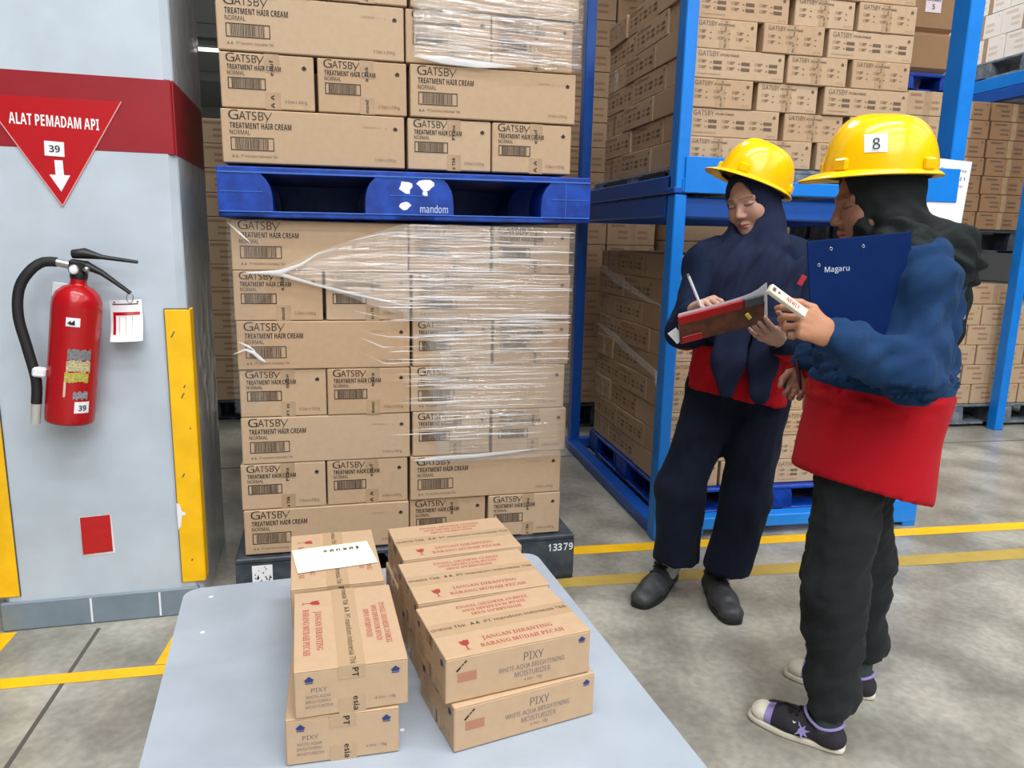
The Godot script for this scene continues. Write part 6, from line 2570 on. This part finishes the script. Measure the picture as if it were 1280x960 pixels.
	b.box(V(1.425, 1.155, 1.555), Vector3(0.016, 0.052, 0.010), 0.003, Basis(Vector3.BACK, 0.15))
	_child(root, "grey_reflector", b, mat(Color(0.55, 0.55, 0.58), 0.4))
	b = MB.new()
	b.t.origin = V(1.248, 0.745, 1.462)
	b.lathe([[0.0, 0.004], [0.004, 0.003], [0.005, 0.0]], 10)
	_child(root, "button", b, M.white)
	# headscarf wound round neck and shoulder, with an end that hangs down the back
	f = Field.new(Vector3(1.05, 0.98, -1.92), Vector3(1.62, 1.56, -1.36), 0.008)
	var B := head.basis
	f.ell(head * Vector3(0, 0.022, -0.014), Vector3(0.084, 0.092, 0.102), 0.0, B)
	f.ell(head * Vector3(0, -0.075, 0.005), Vector3(0.076, 0.062, 0.076), 0.06, B)
	f.cone(head * Vector3(0, -0.09, -0.03), V(1.31, 1.235, 1.635), 0.078, 0.105, 0.05)
	f.cone(V(1.255, 1.285, 1.545), V(1.365, 1.272, 1.555), 0.062, 0.068, 0.05)
	f.cone(V(1.365, 1.280, 1.57), V(1.440, 1.225, 1.60), 0.068, 0.045, 0.05)
	f.cone(V(1.21, 1.265, 1.58), V(1.26, 1.265, 1.72), 0.06, 0.06, 0.05)
	f.cone(V(1.32, 1.265, 1.74), V(1.39, 1.245, 1.68), 0.06, 0.06, 0.05)
	f.cone(head * Vector3(0, -0.020, 0.058), head * Vector3(0, -0.020, 0.2), 0.049, 0.052, 0.006, B.y, 1.72, true)
	b = MB.new()
	f.skin(b, null, func(p: Vector3, n: Vector3) -> Vector3:
		var k := 1.0 - smoothstep(1.33, 1.42, p.y)
		var d := Vector3(0.85, -0.45, 0.1).normalized()
		var q := p - d * p.dot(d) * 0.75
		return p + n * (0.020 * k * folds.get_noise_3dv(q * 24.0) + 0.003 * folds.get_noise_3dv(q * 30.0)))
	_child(root, "headscarf", b, M.hijab_black)
	f = Field.new(Vector3(1.32, 0.98, -1.78), Vector3(1.62, 1.36, -1.50), 0.007)
	f.cone(V(1.405, 1.25, 1.62), V(1.468, 1.18, 1.645), 0.060, 0.050, 0.03, Vector3(0.3, 0, 1), 0.8)
	f.cone(V(1.468, 1.18, 1.645), V(1.482, 1.09, 1.65), 0.050, 0.046, 0.03, Vector3(1, 0, 0.3), 0.6)
	f.cone(V(1.482, 1.09, 1.65), V(1.475, 1.035, 1.65), 0.046, 0.026, 0.02, Vector3(1, 0, 0.3), 0.6)
	b = MB.new()
	f.skin(b, null, wrinkle(0.007, 16.0, Vector3.UP, 3.0))
	var tail := _child(root, "scarf_tail", b, M.hijab_black)
	f = Field.new(Vector3(1.36, 1.20, -1.74), Vector3(1.58, 1.34, -1.54), 0.006)
	f.cone(V(1.42, 1.275, 1.62), V(1.490, 1.262, 1.64), 0.034, 0.018, 0.02, Vector3.UP, 0.8)
	b = MB.new()
	f.skin(b, null, wrinkle(0.004, 18.0, Vector3.RIGHT, 3.0))
	var rng := RandomNumberGenerator.new()
	rng.seed = 6
	for k in 26: # fringe
		var a := V(1.488, 1.262, 1.64) + Vector3(rng.randf_range(-0.012, 0.008), rng.randf_range(-0.014, 0.012), rng.randf_range(-0.016, 0.016))
		b.tube([a, a + Vector3(0.018, -0.006, 0), a + Vector3(rng.randf_range(0.026, 0.042), rng.randf_range(-0.024, -0.004), rng.randf_range(-0.008, 0.008))], [0.0018, 0.0014, 0.0006], 4)
	_child(tail, "fringed_end", b, M.hijab_black, off)
	var hb := head.basis * Basis(Vector3.RIGHT, -0.19)
	hard_hat(root, Transform3D(hb, head * Vector3(0, 0.060, -0.012) - off), true)
	# canvas shoes
	for q in [[V(1.213, 0, 1.510), V(1.050, 0, 1.702), 0], [V(1.452, 0, 1.708), V(1.262, 0, 1.872), 1]]:
		var heel: Vector3 = q[0]
		var toe: Vector3 = heel + (q[1] - heel).normalized() * 0.250
		var d := (toe - heel).normalized()
		var s := d.cross(Vector3.UP).normalized() # to the right of the walking direction
		f = shoe_field(heel, toe, 0.043, 0.062)
		f.plane(Vector3.DOWN, Vector3(0, 0.012, 0))
		b = MB.new()
		f.skin(b, null, wrinkle(0.0012, 22.0, Vector3.UP, 1.0))
		var cut := split(b, d, toe - d * 0.050)
		var cut2 := split(cut[1], d, toe - d * 0.070)
		var shoe := _child(root, "canvas_shoe", cut2[1], M.canvas)
		_child(shoe, "toe_cap", cut[0], M.cream, off)
		_child(shoe, "lilac_band", cut2[0], M.lilac, off)
		b = MB.new()
		_sole(b, heel - d * 0.003, toe + d * 0.003, 0.046, 0.017)
		_child(shoe, "sole", b, M.cream, off)
		# lilac piping round the opening
		b = MB.new()
		var loop := []
		for k in 25:
			var a := TAU * k / 24.0
			loop.append(heel + d * (0.056 + 0.048 * cos(a)) + s * 0.037 * sin(a) + Vector3(0, 0.066 + 0.010 * cos(a) * cos(a) + 0.012 * maxf(cos(a), 0.0), 0))
		b.tube(loop, 0.0045, 8, false)
		_child(shoe, "piping", b, M.lilac, off)
		b = MB.new()
		b.tube([heel + d * 0.052 + Vector3(0, 0.045, 0), heel + d * 0.050 + Vector3(0, 0.125, 0)], [0.037, 0.037], 18)
		_child(root, "sock", b, M.sock_green)
		b = MB.new()
		for k in 4:
			var c: Vector3 = heel + d * (0.118 + k * 0.020) + Vector3(0, 0.079 - k * 0.0075, 0)
			b.tube([c - s * 0.026 - Vector3(0, 0.010, 0), c + Vector3(0, 0.004, 0), c + s * 0.026 - Vector3(0, 0.010, 0)], 0.0032, 6)
		var kn: Vector3 = heel + d * 0.150 + Vector3(0, 0.078, 0)
		b.tube([kn, kn + d * 0.03 - s * 0.03 + Vector3(0, 0.012, 0), kn + d * 0.045 - s * 0.02 - Vector3(0, 0.002, 0), kn], 0.0028, 6)
		b.tube([kn, kn - d * 0.03 - s * 0.028 + Vector3(0, 0.012, 0), kn - d * 0.02 - s * 0.034 + Vector3(0, 0.0, 0), kn], 0.0028, 6)
		_child(shoe, "laces", b, M.black, off)
		b = MB.new()
		for k in 3:
			var c: Vector3 = heel + d * (0.120 + k * 0.022) - s * 0.036 + Vector3(0, 0.056 - k * 0.006, 0)
			b.tube([c - d * 0.0035, c - Vector3(0, 0.004, 0) - s * 0.001, c + d * 0.0035], 0.0018, 6)
		_child(shoe, "eyelets", b, M.white, off)
		if q[2] == 0:
			# leaf patch on the outer side
			b = MB.new()
			var c: Vector3 = heel + d * 0.098 - s * 0.0405 + Vector3(0, 0.040, 0)
			b.t = Transform3D(Basis(d * -1.0, (Vector3.UP + s * 0.42).normalized(), (-s + Vector3.UP * 0.42).normalized()), c)
			var star := PackedVector2Array()
			for k in 14:
				var a := TAU * k / 14.0 + 0.3
				var r := (0.021 + 0.004 * sin(k * 1.9)) if k % 2 == 0 else 0.0085
				star.append(Vector2(cos(a), sin(a)) * r)
			b.prism(star, -0.004, 0.0012)
			_child(shoe, "leaf_patch", b, M.lilac, off)
	second_props()


func second_props() -> void:
	# blue clipboard clamped under her arm
	var TL := V(0.962, 1.306, 1.510)
	var TR := V(1.195, 1.333, 1.478)
	var BL2 := V(0.980, 1.090, 1.490)
	var x := (TR - TL).normalized()
	var y := TL - BL2
	y = (y - x * y.dot(x)).normalized()
	var t := thing("clipboard", "dark blue clipboard with white handwriting clamped under the second woman's arm", "clipboard", TL)
	t.basis = Basis(x, y, x.cross(y))
	var b := MB.new()
	b.box(Vector3(0.118, -0.118, 0), Vector3(0.236, 0.236, 0.004), 0.0015)
	obj("board", b, M.board, t)
	for q in [[0.053, -0.021], [0.126, -0.022], [0.024, -0.054]]:
		b = MB.new()
		var ring := []
		for k in 15:
			ring.append(Vector3(q[0] + cos(TAU * k / 14.0) * 0.0030, q[1] + sin(TAU * k / 14.0) * 0.0030, 0.0024))
		b.tube(ring, 0.0008, 6, false)
		obj("rivet", b, M.steel, t)
	b = MB.new()
	b.t = Transform3D(Basis(Vector3.BACK, -0.02), Vector3(0.037, -0.060, 0.0024))
	text(b, "Magaru", 0, 0, 0.0115, 0.056)
	obj("handwriting", b, mat(Color(0.75, 0.78, 0.85), 0.6), t)
	b = MB.new()
	b.box(Vector3(0.105, -0.022, -0.006), Vector3(0.10, 0.030, 0.008), 0.002)
	obj("clip", b, M.steel, t)
	b = MB.new()
	b.box(Vector3(0.118, -0.115, -0.004), Vector3(0.212, 0.21, 0.003), 0.0)
	obj("papers", b, M.white, t)
	# small white box in her hand
	t = thing("small_box", "slim white box with red lettering held out in the second woman's fingers", "box", V(0.872, 1.182, 1.418))
	t.basis = _look(Vector3(0.1, 0.35, 0.93), 0.0) * Basis(Vector3.BACK, -0.62)
	b = MB.new()
	b.box(Vector3.ZERO, Vector3(0.098, 0.020, 0.013), 0.0015)
	obj("carton_sleeve", b, M.cream, t)
	b = MB.new()
	text(b, "NEWLY", -0.006, 0.005, 0.009, 0.034, true, 0.0068)
	obj("red_lettering", b, M.sign_red, t)
	b = MB.new()
	b.rect(-0.044, -0.004, -0.036, 0.005, 0.0068)
	b.rect(-0.030, -0.002, -0.024, 0.003, 0.0068)
	obj("dark_print", b, M.ink_soft, t)
	# pen in the lowered hand
	t = thing("pen", "dark red pen held upright in the second woman's lowered hand", "pen", V(1.157, 0.93, 1.79))
	b = MB.new()
	b.tube([V(1.142, 0.995, 1.785) - t.position, V(1.170, 0.890, 1.785) - t.position], [0.0045, 0.004], 10)
	obj("barrel", b, mat(Color(0.25, 0.05, 0.07), 0.35), t)
